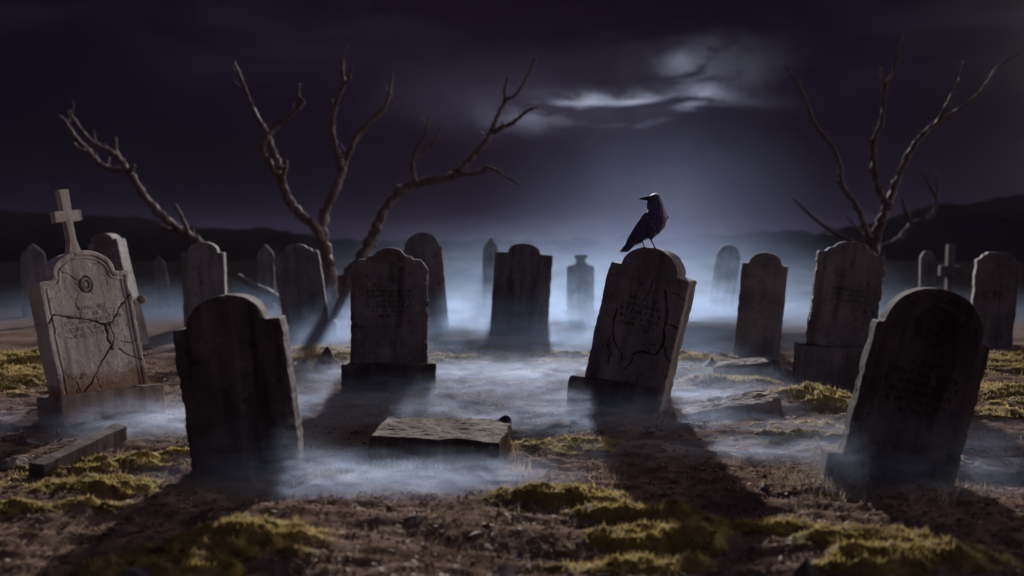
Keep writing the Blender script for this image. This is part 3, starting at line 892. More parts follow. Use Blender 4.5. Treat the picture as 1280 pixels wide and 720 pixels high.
plinth_stone('ragged headstone with a crumbling right edge on a thick block, behind the mossy hummock', 1044, 478, 82, 178, 100, 46, -10, 6.0, .17, 'ogee', M_GREY, M_GREY, 61,
             frame=(.05, .01), fluting=True, rough=2.2, chips=1.6, roughside=.24, text=[(.55, .3, .026), (.50, .3, .026), (.45, .3, .026)])
plinth_stone('thin headstone with scrolled shoulders leaning left beside the forked dead tree', 386, 417, 56, 116, 70, 17, 8, -8.0, .24, 'ogee', M_GREY, M_GREY, 67, frame=(.10, .012), fluting=True)
plinth_stone('small distant headstone with a knobbed finial on a low plinth', 725, 393, 33, 78, 44, 10, 4, 0.5, .2, 'urn', M_GREY, M_GREY, 71)

simple_stone('arched headstone in the mist with a moonlit right edge, left of the forked tree', 258, 412, 50, 108, 9, -1.0, .28, 'shoulder', M_GREY, 73)
simple_stone('shouldered headstone leaning left, just behind the upright one on its plinth', 537, 413, 48, 126, 9, -5.0, .24, 'bigarch', M_GREY, 79)
simple_stone('broad square shouldered headstone with a low arch, casting a short shadow in the mist', 648, 417, 72, 116, -2, 4.0, .16, 'smallarch', M_BROWN, 83)
simple_stone('round shouldered headstone leaning right, between the crow and the ragged stone', 945, 447, 54, 130, -14, 5.0, .26, 'shoulder', M_GREY, 89, frame=(.07, .012))
simple_stone('tall stepped headstone standing in shadow at the right edge', 1236, 434, 46, 116, -20, 4.0, .34, 'block', M_BROWN, 97, fluting=True, rough=1.6)
# narrow leaning stone behind the cross stone, with an iron clamp
t = empty('headstone', (0, 0, 0), 'narrow leaning headstone with an iron clamp, seen edge on behind the cross stone', 'headstone')
S = px2m(430)
a_ = link('tablet', slab_mesh('tablet', 'shoulder', 36 * S, 143 * S, .42, res=.012, seed=101), t, M_GREY)
bm = bmesh.new()
bmesh.ops.create_cube(bm, size=1, matrix=Matrix.Translation((36 * S / 2 + .02, 0, 52 * S)) @ Matrix.Diagonal((.05, .44, .05, 1)))
bmesh.ops.create_uvsphere(bm, u_segments=14, v_segments=8, radius=.062, matrix=Matrix.Translation((36 * S / 2 + .085, -.03, 54 * S)))
me = bpy.data.meshes.new('clamp'); bm.to_mesh(me); bm.free()
link('clamp', me, t, m_iron)
place(t, 164, 430, 6, -12.0)

# faint far stones
FG = 'far headstones fading into the mist'
simple_stone('faint pointed headstone fading into the dark at the far left', 43, 392, 26, 90, 25, 0, .2, 'lancet', M_GREY, 103, group=FG)
simple_stone('faint slim headstone tilted left, between the edge on stone and the arched one', 207, 388, 15, 68, 20, -7, .2, 'lancet', M_GREY, 107, group=FG)
simple_stone('faint grey headstone behind the thin one beside the forked tree', 334, 386, 20, 80, 12, -1, .2, 'lancet', M_GREY, 109, group=FG)
simple_stone('faint narrow pillar headstone left of the square shouldered one', 613, 382, 18, 87, 5, 0, .25, 'lancet', M_GREY, 113, group=FG)
simple_stone('faint headstone tilted right, in the mist beyond the crow', 900, 384, 30, 80, -8, 8, .25, 'bigarch', M_GREY, 127, group=FG)
simple_stone('faint slab headstone beside the far stone cross', 1157, 388, 17, 74, -14, 1, .2, 'block', M_GREY, 131, group=FG)
t = link('stone_cross', cross_mesh(1.0, .2), None, M_GREY)
s = px2m(388)
t.scale = (30 * s / .25, 1.0, 82 * s / .46)
place(t, 1184, 388, -8, 2)
tag(t, 'faint blunt stone cross standing in the dark behind the foreground roundel stone', 'grave cross')

# ------------------------------------------------------------------ fallen and broken stone
def broken_slab(name, label, cat, poly, z0, z1, px, py, yaw=0, tilt=(0, 0), m=None, seed=3, res=.03, rough=1.0, group=None, bury=.05, lift=None):
    """poly in metres (x right, y away); hewn plate with a worn jagged rim"""
    bm = bmesh.new()
    pts = []
    n = len(poly)
    for k in range(n):
        a_, b_ = Vector(poly[k]), Vector(poly[(k + 1) % n])
        m_ = max(2, int((b_ - a_).length / res))
        for j in range(m_):
            p = a_.lerp(b_, j / m_)
            nn = Vector((-(b_ - a_).y, (b_ - a_).x)).normalized()
            p = p + nn * float(.035 * rough * fbm(np.array([p.x * 9]), np.array([p.y * 9]), 4, seed)[0])
            pts.append(p)
    c = sum(pts, Vector((0, 0))) / len(pts)
    rings = []
    levels = [(1.0, -bury), (1.0, z1 * .30), (1.0, z1 * .62), (1.0, z1 * .93)] + [(q_, z1) for q_ in (.985, .95, .9, .85, .8, .75, .7, .65, .6, .55, .5, .45, .4, .35, .3, .25, .2, .15, .1, .05)]
    for f, z in levels:
        ring = []
        for p in pts:
            q = c + (p - c) * f
            zz = z
            if z > z0:
                zz += float((.030 * fbm(np.array([q.x * 6]), np.array([q.y * 6]), 4, seed + 5)[0] + .012 * fbm(np.array([q.x * 28]), np.array([q.y * 28]), 3, seed + 7)[0])) * rough
            if lift and z > z0:
                zz += lift[3] * math.exp(-((q.x - lift[0]) ** 2 + (q.y - lift[1]) ** 2) / lift[2] ** 2) * (z / z1)
            o_ = .012 * rough * float(fbm(np.array([p.x * 16 + z * 9]), np.array([z * 25 + p.y * 16]), 3, seed + 9)[0])
            ring.append(bm.verts.new((q.x + o_, q.y + o_, zz)))
        rings.append(ring)
    for r0, r1 in zip(rings[:-1], rings[1:]):
        for k in range(len(pts)):
            bm.faces.new((r0[k], r0[(k + 1) % len(pts)], r1[(k + 1) % len(pts)], r1[k]))
    cv = bm.verts.new((c.x, c.y, z1))
    for k in range(len(pts)):
        bm.faces.new((rings[-1][k], rings[-1][(k + 1) % len(pts)], cv))
    me = bpy.data.meshes.new(name); bm.to_mesh(me); bm.free()
    o = link(name, me, None, m or m_rock)
    p = gp(px, py)
    o.location = (p.x, p.y, Hs(p.x, p.y))
    o.rotation_euler = (R(tilt[0]), R(tilt[1]), R(yaw))
    tag(o, label, cat, group)
    return o
# big broken ledger slab before the upright stone
q0 = gp(545, 578)
broken_slab('broken_slab', 'thick broken grave slab lying flat with one raised jagged far corner, before the upright plinth stone', 'stone slab',
            [(-.42, -.02), (.40, -.10), (.47, .58), (.30, .64), (-.38, .60)], 0, .20, 545, 580, yaw=0, tilt=(1, 1.5), m=M_SLAB, seed=13, res=.02, rough=.5, lift=(.44, .60, .05, .045))
# half buried plate by the mossy hummock
broken_slab('broken_slab', 'sunken dark slab with an upturned corner, in front of the mossy hummock', 'stone slab',
            [(-.50, -.06), (.10, -.18), (.26, -.16), (.30, .20), (-.1, .30), (-.45, .16)], -.02, .11, 930, 520, yaw=4, tilt=(0, -11), m=M_BASE, seed=29, rough=1.0)
broken_slab('broken_slab', 'flat grey slab tilted on the grass, left of the ragged stone\'s block', 'stone slab',
            [(-.36, -.08), (.34, -.10), (.30, .22), (-.22, .24)], -.02, .13, 933, 471, yaw=2, tilt=(2, -6), m=M_GREY, seed=37, rough=.6)
broken_slab('broken_slab', 'flat cracked slab sunk in the soil at the right edge of the path', 'stone slab',
            [(-.30, -.05), (.45, -.14), (.5, .25), (-.25, .2)], -.02, .09, 1245, 592, yaw=-8, tilt=(0, 3), m=M_GREY, seed=43, rough=1.2)
# fallen bar
s = gp(45, 606); e = gp(152, 566)
L = (e - s).length
o = link('fallen_post', weather_box('fallen_post', L, .10, .085, 51, .012, bury=.02, rough=.7), None, M_DARK)
mid = (s + e) / 2
o.location = (mid.x, mid.y, Hs(mid.x, mid.y) + .03)
o.rotation_euler = (R(4), R(-4.5), math.atan2(e.y - s.y, e.x - s.x))
tag(o, 'long dark stone post fallen across the moss at lower left', 'fallen post')

def rock(label, px, py, w_, d_, h_, seed, m=None, name='rock', group=None, peak=0.0):
    bm = bmesh.new()
    bmesh.ops.create_icosphere(bm, subdivisions=4, radius=1)
    rr = random.Random(seed)
    planes = [(Vector((rr.uniform(-1, 1), rr.uniform(-1, 1), rr.uniform(-.1, 1))).normalized(), rr.uniform(.55, .85)) for _ in range(10)]
    for v in bm.verts:
        for n_, dd in planes:
            k = v.co.dot(n_)
            if k > dd: v.co -= n_ * (k - dd)
        if peak and v.co.z > 0:
            f = 1 - v.co.z * peak; v.co.x *= f; v.co.y *= f
    co = np.array([v.co[:] for v in bm.verts])
    nn = .09 * fbm(co[:, 0] * 2.5 + co[:, 2], co[:, 1] * 2.5 + co[:, 2] * 1.7, 4, seed)
    for v, a_ in zip(bm.verts, nn):
        v.co *= 1 + float(a_)
        v.co.x *= w_ / 1.6; v.co.y *= d_ / 1.6; v.co.z *= h_ / .75
    me = bpy.data.meshes.new(name); bm.to_mesh(me); bm.free()
    for p_ in me.polygons: p_.use_smooth = False
    o = link(name, me, None, m or m_rock)
    p = gp(px, py); o.location = (p.x, p.y, Hs(p.x, p.y) - h_ * .12)
    o.rotation_euler.z = rr.uniform(-.5, .5)
    tag(o, label, 'rock', group)
    return o
S = px2m(462)
rock('pointed dark rock beside the plinth of the upright headstone', 411, 464, 46 * S, .3, 24 * S, 3, peak=.65)
rock('low lump of rubble left of the pointed dark rock', 381, 463, 22 * S, .2, 10 * S, 4)
rock('tiny rubble stone touching the edge of the near left headstone', 366, 462, 12 * S, .12, 8 * S, 14)
rock('pointed dark rock in the moss left of the tilted grey slab', 888, 463, 36 * S, .3, 17 * S, 6, peak=.6)
rock('pale crumbled rock at the foot of the ragged stone\'s block', 985, 472, 30 * S, .3, 12 * S, 8, m=M_GREY)
rock('dark flat rock on the soil below the cross stone', 40, 560, .22, .14, .035, 9)
rock('dark pyramid shaped rock at the bottom edge, right of centre', 1012, 746, .19, .16, .16, 10, m=M_DARK, peak=.8)
rock('pale low rock at the bottom edge below the moss cushion', 170, 722, .14, .1, .03, 11, m=M_GREY)
rock('small pale rock at the bottom edge, right of the low one', 214, 721, .08, .07, .025, 12, m=M_GREY)
rock('pale chip of stone at the bottom edge left of the large moss terraces', 632, 716, .10, .07, .045, 13, m=M_GREY)
rock('little clod on bare soil above the bottom edge', 519, 662, .09, .07, .022, 15)
rock('dark round clod beside the left end of the fallen post', 14, 590, .20, .16, .05, 16)
rock('upturned tip of stone rising from the sunken slab', 966, 524, .10, .10, .16, 21, m=M_BASE, peak=.85)

# ------------------------------------------------------------------ roots / twigs tangle
def tube(V_, F_, pts, radii, sides=7, jit=0.0, seed=0):
    """append a tube along pts"""
    n = len(pts); b = len(V_)
    up0 = Vector((0.13, 1, .21)).normalized()
    rr = random.Random(seed)
    for k, p in enumerate(pts):
        d = (pts[min(k + 1, n - 1)] - pts[max(k - 1, 0)])
        if d.length < 1e-9: d = Vector((0, 0, 1))
        d.normalize()
        a_ = d.cross(up0)
        if a_.length < 1e-3: a_ = d.cross(Vector((1, 0, 0)))
        a_.normalize(); c_ = d.cross(a_)
        for s_ in range(sides):
            t_ = math.tau * s_ / sides
            r_ = radii[k] * (1 + rr.uniform(-jit, jit))
            V_.append(tuple(p + (a_ * math.cos(t_) + c_ * math.sin(t_)) * r_))
    for k in range(n - 1):
        for s_ in range(sides):
            F_.append((b + k * sides + s_, b + k * sides + (s_ + 1) % sides, b + (k + 1) * sides + (s_ + 1) % sides, b + (k + 1) * sides + s_))
    for end, rev in ((0, True), (n - 1, False)):
        V_.append(tuple(pts[end])); cidx = len(V_) - 1
        for s_ in range(sides):
            i0, i1 = b + end * sides + s_, b + end * sides + (s_ + 1) % sides
            F_.append((i1, i0, cidx, cidx) if rev else (i0, i1, cidx, cidx))
def mesh_vf(name, V_, F_, smooth=True):
    me = bpy.data.meshes.new(name)
    F2 = [f[:3] if len(f) == 4 and f[2] == f[3] else f for f in F_]
    me.from_pydata(V_, [], F2); me.update()
    for p in me.polygons: p.use_smooth = smooth
    return me
def catmull(P, per=6):
    out = []
    n = len(P)
    for k in range(n - 1):
        p0, p1, p2, p3 = P[max(k - 1, 0)], P[k], P[k + 1], P[min(k + 2, n - 1)]
        for j in range(per):
            t_ = j / per
            out.append(.5 * ((2 * p1) + (-p0 + p2) * t_ + (2 * p0 - 5 * p1 + 4 * p2 - p3) * t_ ** 2 + (-p0 + 3 * p1 - 3 * p2 + p3) * t_ ** 3))
    out.append(P[-1])
    return out
V_, F_ = [], []
rr = random.Random(5)
for k in range(60):
    c0 = [gp(1015, 606), gp(1045, 618), gp(985, 596), gp(1010, 580)][k % 4]
    x, y = c0.x + rr.gauss(0, .10), c0.y + rr.gauss(0, .07)
    a_ = rr.uniform(0, math.tau); L_ = rr.uniform(.04, .12)
    P = []
    for j in range(5):
        x += math.cos(a_) * L_ / 3; y += math.sin(a_) * L_ / 3; a_ += rr.uniform(-.9, .9)
        P.append(Vector((x, y, Hs(x, y) + (.004 if j in (0, 4) else rr.uniform(.005, .045)))))
    P = catmull(P, 4)
    r0 = rr.uniform(.0016, .0045)
    tube(V_, F_, P, [r0 * (1 - .6 * j / len(P)) for j in range(len(P))], 5)
o = link('root_tangle', mesh_vf('root_tangle', V_, F_), None, m_straw)
tag(o, 'dry tangle of curled pale roots on the soil, left of the roundel headstone', 'roots', kind='stuff')

# ------------------------------------------------------------------ dead trees
def limb_pts(pxs, Y0, Y1, wander, seed):
    rr = random.Random(seed)
    n = len(pxs); P = []
    for k, (px, py) in enumerate(pxs):
        t_ = k / max(1, n - 1)
        P.append(at(px, py, Y0 + (Y1 - Y0) * t_ + (rr.uniform(-wander, wander) if 0 < k < n - 1 else 0)))
    return P
def tree(label, base_px, Yd, trunk, limbs, seed, loc_name='dead_tree'):
    s = Yd / FPX
    root_p = at(*base_px, Yd); z0 = Hs(root_p.x, Yd) - .02
    t = empty(loc_name, (root_p.x, Yd, z0), label, 'dead tree')
    inv = Vector((root_p.x, Yd, z0))
    def build(name, chains):
        V_, F_ = [], []
        for ci, (pxs, r0, r1, Ya, Yb) in enumerate(chains):
            P = limb_pts(pxs, Yd + Ya, Yd + Yb, .12, seed * 31 + ci + len(pxs))
            if name == 'trunk': P[0] = Vector((P[0].x, P[0].y, z0 - .2))
            P = [p - inv for p in P]
            Q = catmull(P, 7)
            n = len(Q); rad = []
            for j, q in enumerate(Q):
                f = j / (n - 1)
                kn = 1 + .22 * float(fbm(np.array([j * .35 + ci * 9]), np.array([seed * 3.3]), 3, seed)[0]) + (.16 if (j % 7 == 0 and 0 < j < n - 1) else 0)
                fl = 1 + (1.1 * math.exp(-f * 9) if name == 'trunk' else 0)
                rad.append((r0 * (1 - f) + r1 * f) * (.95 - .10 * f) * s * kn * fl)
                w_ = rad[-1] * .22
                if 0 < j < n - 1: Q[j] = q + Vector((math.sin(j * 1.7 + ci), math.cos(j * 1.3), math.sin(j * 2.1))) * w_
            tube(V_, F_, Q, rad, 10, .10, seed + ci)
            # stubby broken twigs
            rr = random.Random(seed * 7 + ci)
            if len(pxs) > 4:
                for _ in range(len(pxs) // 2):
                    j = rr.randrange(3, n - 2)
                    d = Vector((rr.uniform(-1, 1), rr.uniform(-.6, .6), rr.uniform(.1, 1))).normalized()
                    LL = rr.uniform(2.5, 5.5) * s + rad[j]
                    tube(V_, F_, [Q[j], Q[j] + d * LL * .6, Q[j] + d * LL], [rad[j] * .6, rad[j] * .42, rad[j] * .2], 6, .1, ci)
                for _ in range(3):
                    j = rr.randrange(n // 3, n - 1)
                    d = ((Q[j] - Q[j - 1]).normalized() + Vector((rr.uniform(-1, 1), rr.uniform(-1, 1), rr.uniform(-.2, .8)))).normalized()
                    q_ = Q[j].copy(); tw = [q_.copy()]
                    for _k in range(4):
                        d = (d + Vector((rr.uniform(-.4, .4), rr.uniform(-.4, .4), rr.uniform(-.3, .4)))).normalized()
                        q_ = q_ + d * rr.uniform(3, 7) * s; tw.append(q_.copy())
                    tube(V_, F_, tw, [.9 * s, .75 * s, .6 * s, .45 * s, .25 * s], 5, .1, ci)
        link(name, mesh_vf(name, V_, F_), t, m_bark)
    build('trunk', [trunk])
    for L_ in limbs: build('limb', L_)
    return t
tree('tall forked dead tree with bare crooked limbs left of centre', (416, 398), 18.5,
     ([(420, 400), (414, 352), (408, 320), (402, 288)], 9.5, 8, 0, 0),
     [[([(403, 300), (394, 284), (375, 268), (360, 248), (351, 224), (340, 208), (328, 190), (331, 174), (345, 158), (362, 145), (376, 131), (379, 127), (373, 119), (374, 105)], 7, 2.0, 0, -1.0),
       ([(350, 212), (342, 190), (334, 168), (325, 153), (317, 138), (308, 115), (300, 95), (292, 77)], 4.6, 2.0, -.5, .6),
       ([(354, 220), (357, 208), (358, 200)], 3.4, 2.6, -.4, -.5)],
      [([(402, 292), (406, 266), (418, 240), (427, 215), (430, 203), (440, 182), (450, 166), (465, 150), (479, 136), (487, 120), (488, 108), (491, 92)], 6.8, 1.8, 0, 1.0),
       ([(428, 212), (422, 190), (416, 170), (415, 155), (417, 140), (424, 120), (430, 105), (428, 90), (428, 78), (431, 61)], 4.6, 1.6, .3, -.4),
       ([(428, 107), (437, 98), (441, 80)], 2.6, 1.5, -.1, -.2), ([(416, 150), (416, 136), (415, 123)], 2.4, 1.7, 0, -.1), ([(429, 80), (424, 74)], 1.6, 1.2, -.3, -.3)]], 3)
tree('dead tree bending right in a long low arc, rooted beside the forked tree', (428, 400), 17.6,
     ([(430, 402), (434, 352), (446, 332), (462, 304), (471, 283), (483, 257)], 9.5, 6.6, 0, .3),
     [[([(482, 259), (500, 239), (520, 229), (545, 225), (564, 221), (573, 214), (590, 196), (608, 176), (616, 160), (622, 145), (632, 126), (645, 118), (659, 96), (671, 70)], 6.6, 1.6, .3, 1.2),
       ([(632, 127), (631, 112), (634, 98)], 2.8, 1.6, 1.0, 1.1), ([(616, 166), (626, 160), (640, 154), (655, 142), (664, 136), (673, 135)], 3.6, 1.5, .8, .6)],
      [([(562, 222), (580, 217), (600, 215), (609, 209), (620, 213), (635, 222), (649, 231)], 3.8, 1.4, .5, .2)],
      [([(520, 229), (516, 212), (517, 195), (525, 180), (533, 165), (534, 150)], 3.6, 1.6, .4, .1), ([(519, 200), (533, 187), (545, 175), (551, 160)], 2.8, 1.5, .3, .5)]], 8)
tree('slanting dead tree with a broken crown reaching over the cross stone', (264, 400), 21.0,
     ([(268, 400), (264, 345), (252, 308), (227, 290), (203, 270)], 6.5, 5.2, 0, 0),
     [[([(205, 272), (180, 245), (160, 215), (141, 212), (125, 205), (110, 187), (97, 175), (81, 151), (73, 145)], 5.2, 1.8, 0, .5), ([(112, 190), (98, 186), (92, 178)], 2.8, 1.8, 0, 0)],
      [([(162, 217), (148, 197), (135, 187), (115, 177), (100, 160), (86, 138)], 4.2, 1.8, 0, -.5), ([(150, 200), (145, 186), (145, 172)], 2.8, 1.5, 0, 0), ([(160, 216), (168, 207)], 4.0, 2.6, 0, -.4)],
      [([(236, 294), (229, 275), (219, 255)], 3.8, 1.6, 0, -.5)], [([(238, 294), (215, 288), (197, 280)], 3.4, 1.6, 0, .5)]], 13)
tree('tall bare dead tree with spreading limbs behind the ragged stone', (1088, 398), 18.5,
     ([(1086, 400), (1089, 345), (1093, 306), (1102, 276), (1111, 255)], 7.5, 6.0, 0, 0),
     [[([(1110, 258), (1097, 233), (1093, 211), (1092, 178), (1102, 153), (1105, 131), (1107, 107), (1115, 94), (1122, 69), (1129, 38)], 4.8, 1.4, 0, -.6), ([(1107, 107), (1102, 96), (1101, 84)], 2.4, 1.4, -.4, -.5)],
      [([(1110, 258), (1120, 229), (1135, 195), (1153, 169), (1173, 153), (1207, 131), (1229, 111), (1247, 84), (1269, 70)], 5.2, 1.4, 0, 1.0), ([(1173, 153), (1184, 131), (1198, 104), (1206, 76)], 3.4, 1.6, .4, .2)],
      [([(1092, 312), (1084, 290), (1071, 258), (1053, 231), (1050, 207), (1040, 182), (1018, 153), (1007, 124), (1000, 109), (981, 82)], 4.4, 1.5, 0, .6), ([(1000, 110), (1002, 101)], 2.0, 1.4, .5, .5)],
      [([(1090, 312), (1073, 287), (1058, 271)], 3.0, 1.4, 0, .4)]], 17)
tree('low far dead tree spreading behind the tall one at right', (1096, 386), 27.0,
     ([(1098, 388), (1098, 345), (1104, 306)], 5, 4, 0, 0),
     [[([(1104, 308), (1122, 300), (1140, 280), (1162, 273), (1171, 251), (1171, 215)], 4, 1.6, 0, .5), ([(1140, 280), (1131, 262), (1127, 247)], 2.4, 1.2, 0, 0), ([(1170, 245), (1160, 228), (1152, 214)], 2.2, 1.2, .3, .3)],
      [([(1098, 330), (1070, 305), (1045, 292), (1024, 278), (1006, 262), (991, 248)], 3.4, 1.2, 0, .5)]], 23)
# fallen bough at the foot of the forked tree
V_, F_ = [], []
P = catmull([at(298, 345, 19.5), at(315, 356, 19.2), at(335, 366, 19.0), at(360, 384, 18.6), at(384, 400, 18.3)], 6)
tube(V_, F_, P, [.05 + .06 * j / len(P) for j in range(len(P))], 9, .12, 2)
o = link('fallen_bough', mesh_vf('fallen_bough', V_, F_), None, m_bark)
tag(o, 'thick dead bough slanting from the ground left of the forked tree', 'fallen bough')

# ------------------------------------------------------------------ crow
def build_crow():
    # foot point on top of the tablet
    st_ = CROW_STONE
    st_m = Matrix.Translation(st_.location) @ st_.rotation_euler.to_matrix().to_4x4()
    top = st_m @ Vector((.005, 0, CROW_H))
    foot = Vector((top.x - .095, top.y - .01, top.z - .011))
    t = empty('crow', foot, 'glossy black crow perched on the leaning cracked headstone, head turned left', 'crow')
    k = (cs.y / FPX) / 7.2
    def P(X, Z, y=0.0): return Vector(((X - 310) * k, y, (585 - Z) * k))
    # body: lofted, then welded with legs and feet by remeshing
    sp = [(P(178, 528, .075), 16, 12), (P(215, 492, .065), 30, 24), (P(262, 440, .055), 62, 54), (P(325, 392, .015), 92, 84), (P(362, 335, -.012), 104, 92),
          (P(382, 285, -.022), 98, 86), (P(388, 240, -.022), 81, 72), (P(385, 195, -.020), 58, 58), (P(374, 158, -.022), 53, 54), (P(364, 132, -.024), 49, 50), (P(352, 108, -.024), 30, 30)]
    V_, F_ = [], []
    bpts = catmull([s_[0] for s_ in sp], 5)
    rr_ = []
    for i_ in range(len(sp) - 1):
        for j in range(5):
            f = j / 5; rr_.append((sp[i_][1] * (1 - f) + sp[i_ + 1][1] * f) * k)
    rr_.append(sp[-1][1] * k)
    tube(V_, F_, bpts, rr_, 20)
    # face / forehead swelling towards the bill
    hd = [P(372, 135, -.024), P(350, 130, -.028), P(330, 130, -.032), P(313, 131, -.035)]
    tube(V_, F_, hd, [48 * k, 39 * k, 27 * k, 18 * k], 16)
    tube(V_, F_, [P(369, 92, -.024), P(369, 100, -.024), P(369, 118, -.024), P(370, 140, -.024), P(376, 175, -.024), P(384, 200, -.024)], [14 * k, 36 * k, 50 * k, 58 * k, 63 * k, 66 * k], 18)
    # throat
    tube(V_, F_, [P(330, 140, -.034), P(330, 175, -.03), P(345, 215, -.028)], [26 * k, 36 * k, 48 * k], 14)
    # thighs, shanks, toes
    for (a_, b_, c_, toes) in ((P(262, 455, -.01), P(254, 508, -.02), P(284, 566, -.02), 1), (P(338, 440, -.04), P(326, 492, -.055), P(374, 574, -.05), 1)):
        tube(V_, F_, [a_, a_.lerp(b_, .6), b_], [44 * k, 28 * k, 10 * k], 12)
        tube(V_, F_, [b_ + Vector((0, 0, .01)), b_.lerp(c_, .5), c_], [8.5 * k, 6.2 * k, 6.5 * k], 8)
        for (dx, dy, dz) in ((-34, -10, 6), (16, -34, -10), (44, -22, -18), (20, 22, -4)):
            e_ = c_ + Vector((dx * k, dy * k, dz * k))
            m_ = c_.lerp(e_, .5) + Vector((0, 0, 5 * k))
            tube(V_, F_, [c_, m_, e_, e_ + Vector((dx * .22 * k, dy * .22 * k, -9 * k))], [6.5 * k, 5.2 * k, 4.0 * k, 1.5 * k], 7)
    me = mesh_vf('body', V_, F_)
    o = link('body', me, t, m_crow)
    rm = o.modifiers.new('r', 'REMESH'); rm.mode = 'VOXEL'; rm.voxel_size = .0032
    smo = o.modifiers.new('s', 'SMOOTH'); smo.iterations = 3; smo.factor = .5
    dg = bpy.context.evaluated_depsgraph_get()
    me2 = bpy.data.meshes.new_from_object(o.evaluated_get(dg))
    o.modifiers.clear(); o.data = me2
    if not me2.materials: me2.materials.append(m_crow)
    for p_ in me2.polygons: p_.use_smooth = True
    # feathers
    def feather(V_, F_, a_, b_, wd, nrm, camber=.15, segs=7):
        d = (b_ - a_); L_ = d.length; d.normalize()
        sdv = d.cross(nrm).normalized(); nn = sdv.cross(d).normalized()
        base = len(V_)
        prof = [.35, .8, 1, 1, .97, .86, .6, .10]
        for s_ in range(segs + 1):
            f = s_ / segs; ww = wd * prof[s_]
            c_ = a_.lerp(b_, f) + nn * (L_ * .05 * math.sin(f * math.pi))
            for u_, l_ in ((-1, 0), (-.5, camber * .7), (0, camber), (.5, camber * .7), (1, 0)):
                V_.append(tuple(c_ + sdv * ww * u_ + nn * ww * l_))
            V_.append(tuple(c_ - nn * ww * .12))
        for s_ in range(segs):
            b0 = base + s_ * 6; b1 = b0 + 6
            for j in range(4): F_.append((b0 + j, b0 + j + 1, b1 + j + 1, b1 + j))
            F_.append((b0 + 4, b0 + 5, b1 + 5, b1 + 4)); F_.append((b0 + 5, b0, b1, b1 + 5))
    def wing(a_sh, tip, inner, outward, nfe, ycov):
        V_, F_ = [], []
        # shoulder mass
        tube(V_, F_, [a_sh + outward * -.008, a_sh.lerp(inner, .35) + outward * .004, a_sh.lerp(inner, .8) + outward * -.004], [14 * k, 34 * k, 16 * k], 12)
        for i_ in range(nfe):
            f = i_ / (nfe - 1)
            st = a_sh.lerp(inner, f * .8) + outward * (.010 - .002 * i_ * .3)
            en = tip.lerp(inner + (tip - a_sh) * .42, f)
            feather(V_, F_, st, en, 15 * k, outward)
        for row in range(3):
            for i_ in range(7):
                f = i_ / 6
                st = a_sh.lerp(inner, f * .8) + (tip - a_sh) * (.03 + row * .12) + outward * (.017 - row * .003)
                en = st + (tip - a_sh) * .24
                feather(V_, F_, st, en, 13 * k, outward)
        return V_, F_
    out1 = Vector((-.62, -.70, .25)).normalized()
    V_, F_ = wing(P(296, 258, -.055), P(92, 604, .05), P(318, 395, -.075), out1, 9, 0)
    link('wing', mesh_vf('wing', V_, F_), t, m_crow)
    out2 = Vector((.95, -.25, .15)).normalized()
    V_, F_ = wing(P(464, 280, -.01), P(450, 415, .01), P(440, 330, -.04), out2, 7, 0)
    link('wing', mesh_vf('wing', V_, F_), t, m_crow)
    V_, F_ = [], []
    for i_ in range(7):
        f = (i_ - 3) / 3
        feather(V_, F_, P(232, 478, .055) + Vector((f * .016, f * .006, 0)), P(106 + f * 36, 610 - abs(f) * 4, .085) + Vector((0, f * .012, 0)), 17 * k, Vector((-.5, -.7, .5)).normalized())
    link('tail', mesh_vf('tail', V_, F_), t, m_crow)
    # ruff of short feathers on breast and nape
    V_, F_ = [], []
    r_ = random.Random(4)
    for i_ in range(420):
        j = r_.randrange(8, len(bpts) - 4)
        p_ = bpts[j]; ax = (bpts[j + 1] - bpts[j - 1]).normalized()
        a_ = ax.cross(Vector((0, 1, 0))).normalized(); c_ = ax.cross(a_)
        th = r_.uniform(0, math.tau); n_ = a_ * math.cos(th) + c_ * math.sin(th)
        st = p_ + n_ * rr_[j] * .97
        feather(V_, F_, st, st - ax * r_.uniform(22, 34) * k + n_ * r_.uniform(1, 5) * k, r_.uniform(4, 7) * k, n_, .1)
    link('breast_feathers', mesh_vf('breast_feathers', V_, F_), t, m_crow)
    # bill
    V_, F_ = [], []
    yb = -.036
    up = [P(322, 126, yb), P(298, 126, yb - .002), P(270, 129, yb - .004), P(240, 134, yb - .006), P(220, 141, yb - .007)]
    tube(V_, F_, up, [17 * k, 15 * k, 11 * k, 6.5 * k, 1.8 * k], 12)
    lo = [P(320, 140, yb), P(292, 141, yb - .002), P(262, 142, yb - .004), P(236, 142, yb - .006)]
    tube(V_, F_, lo, [12 * k, 9.5 * k, 6.5 * k, 1.8 * k], 10)
    link('beak', mesh_vf('beak', V_, F_), t, m_beak)
    bm = bmesh.new(); bmesh.ops.create_uvsphere(bm, u_segments=14, v_segments=10, radius=8 * k)
    me = bpy.data.meshes.new('eye'); bm.to_mesh(me); bm.free()
    for p_ in me.polygons: p_.use_smooth = True
    e_ = link('eye', me, t, m_eye); e_.location = P(341, 118, -.024 - 44 * k)
    return t
build_crow()

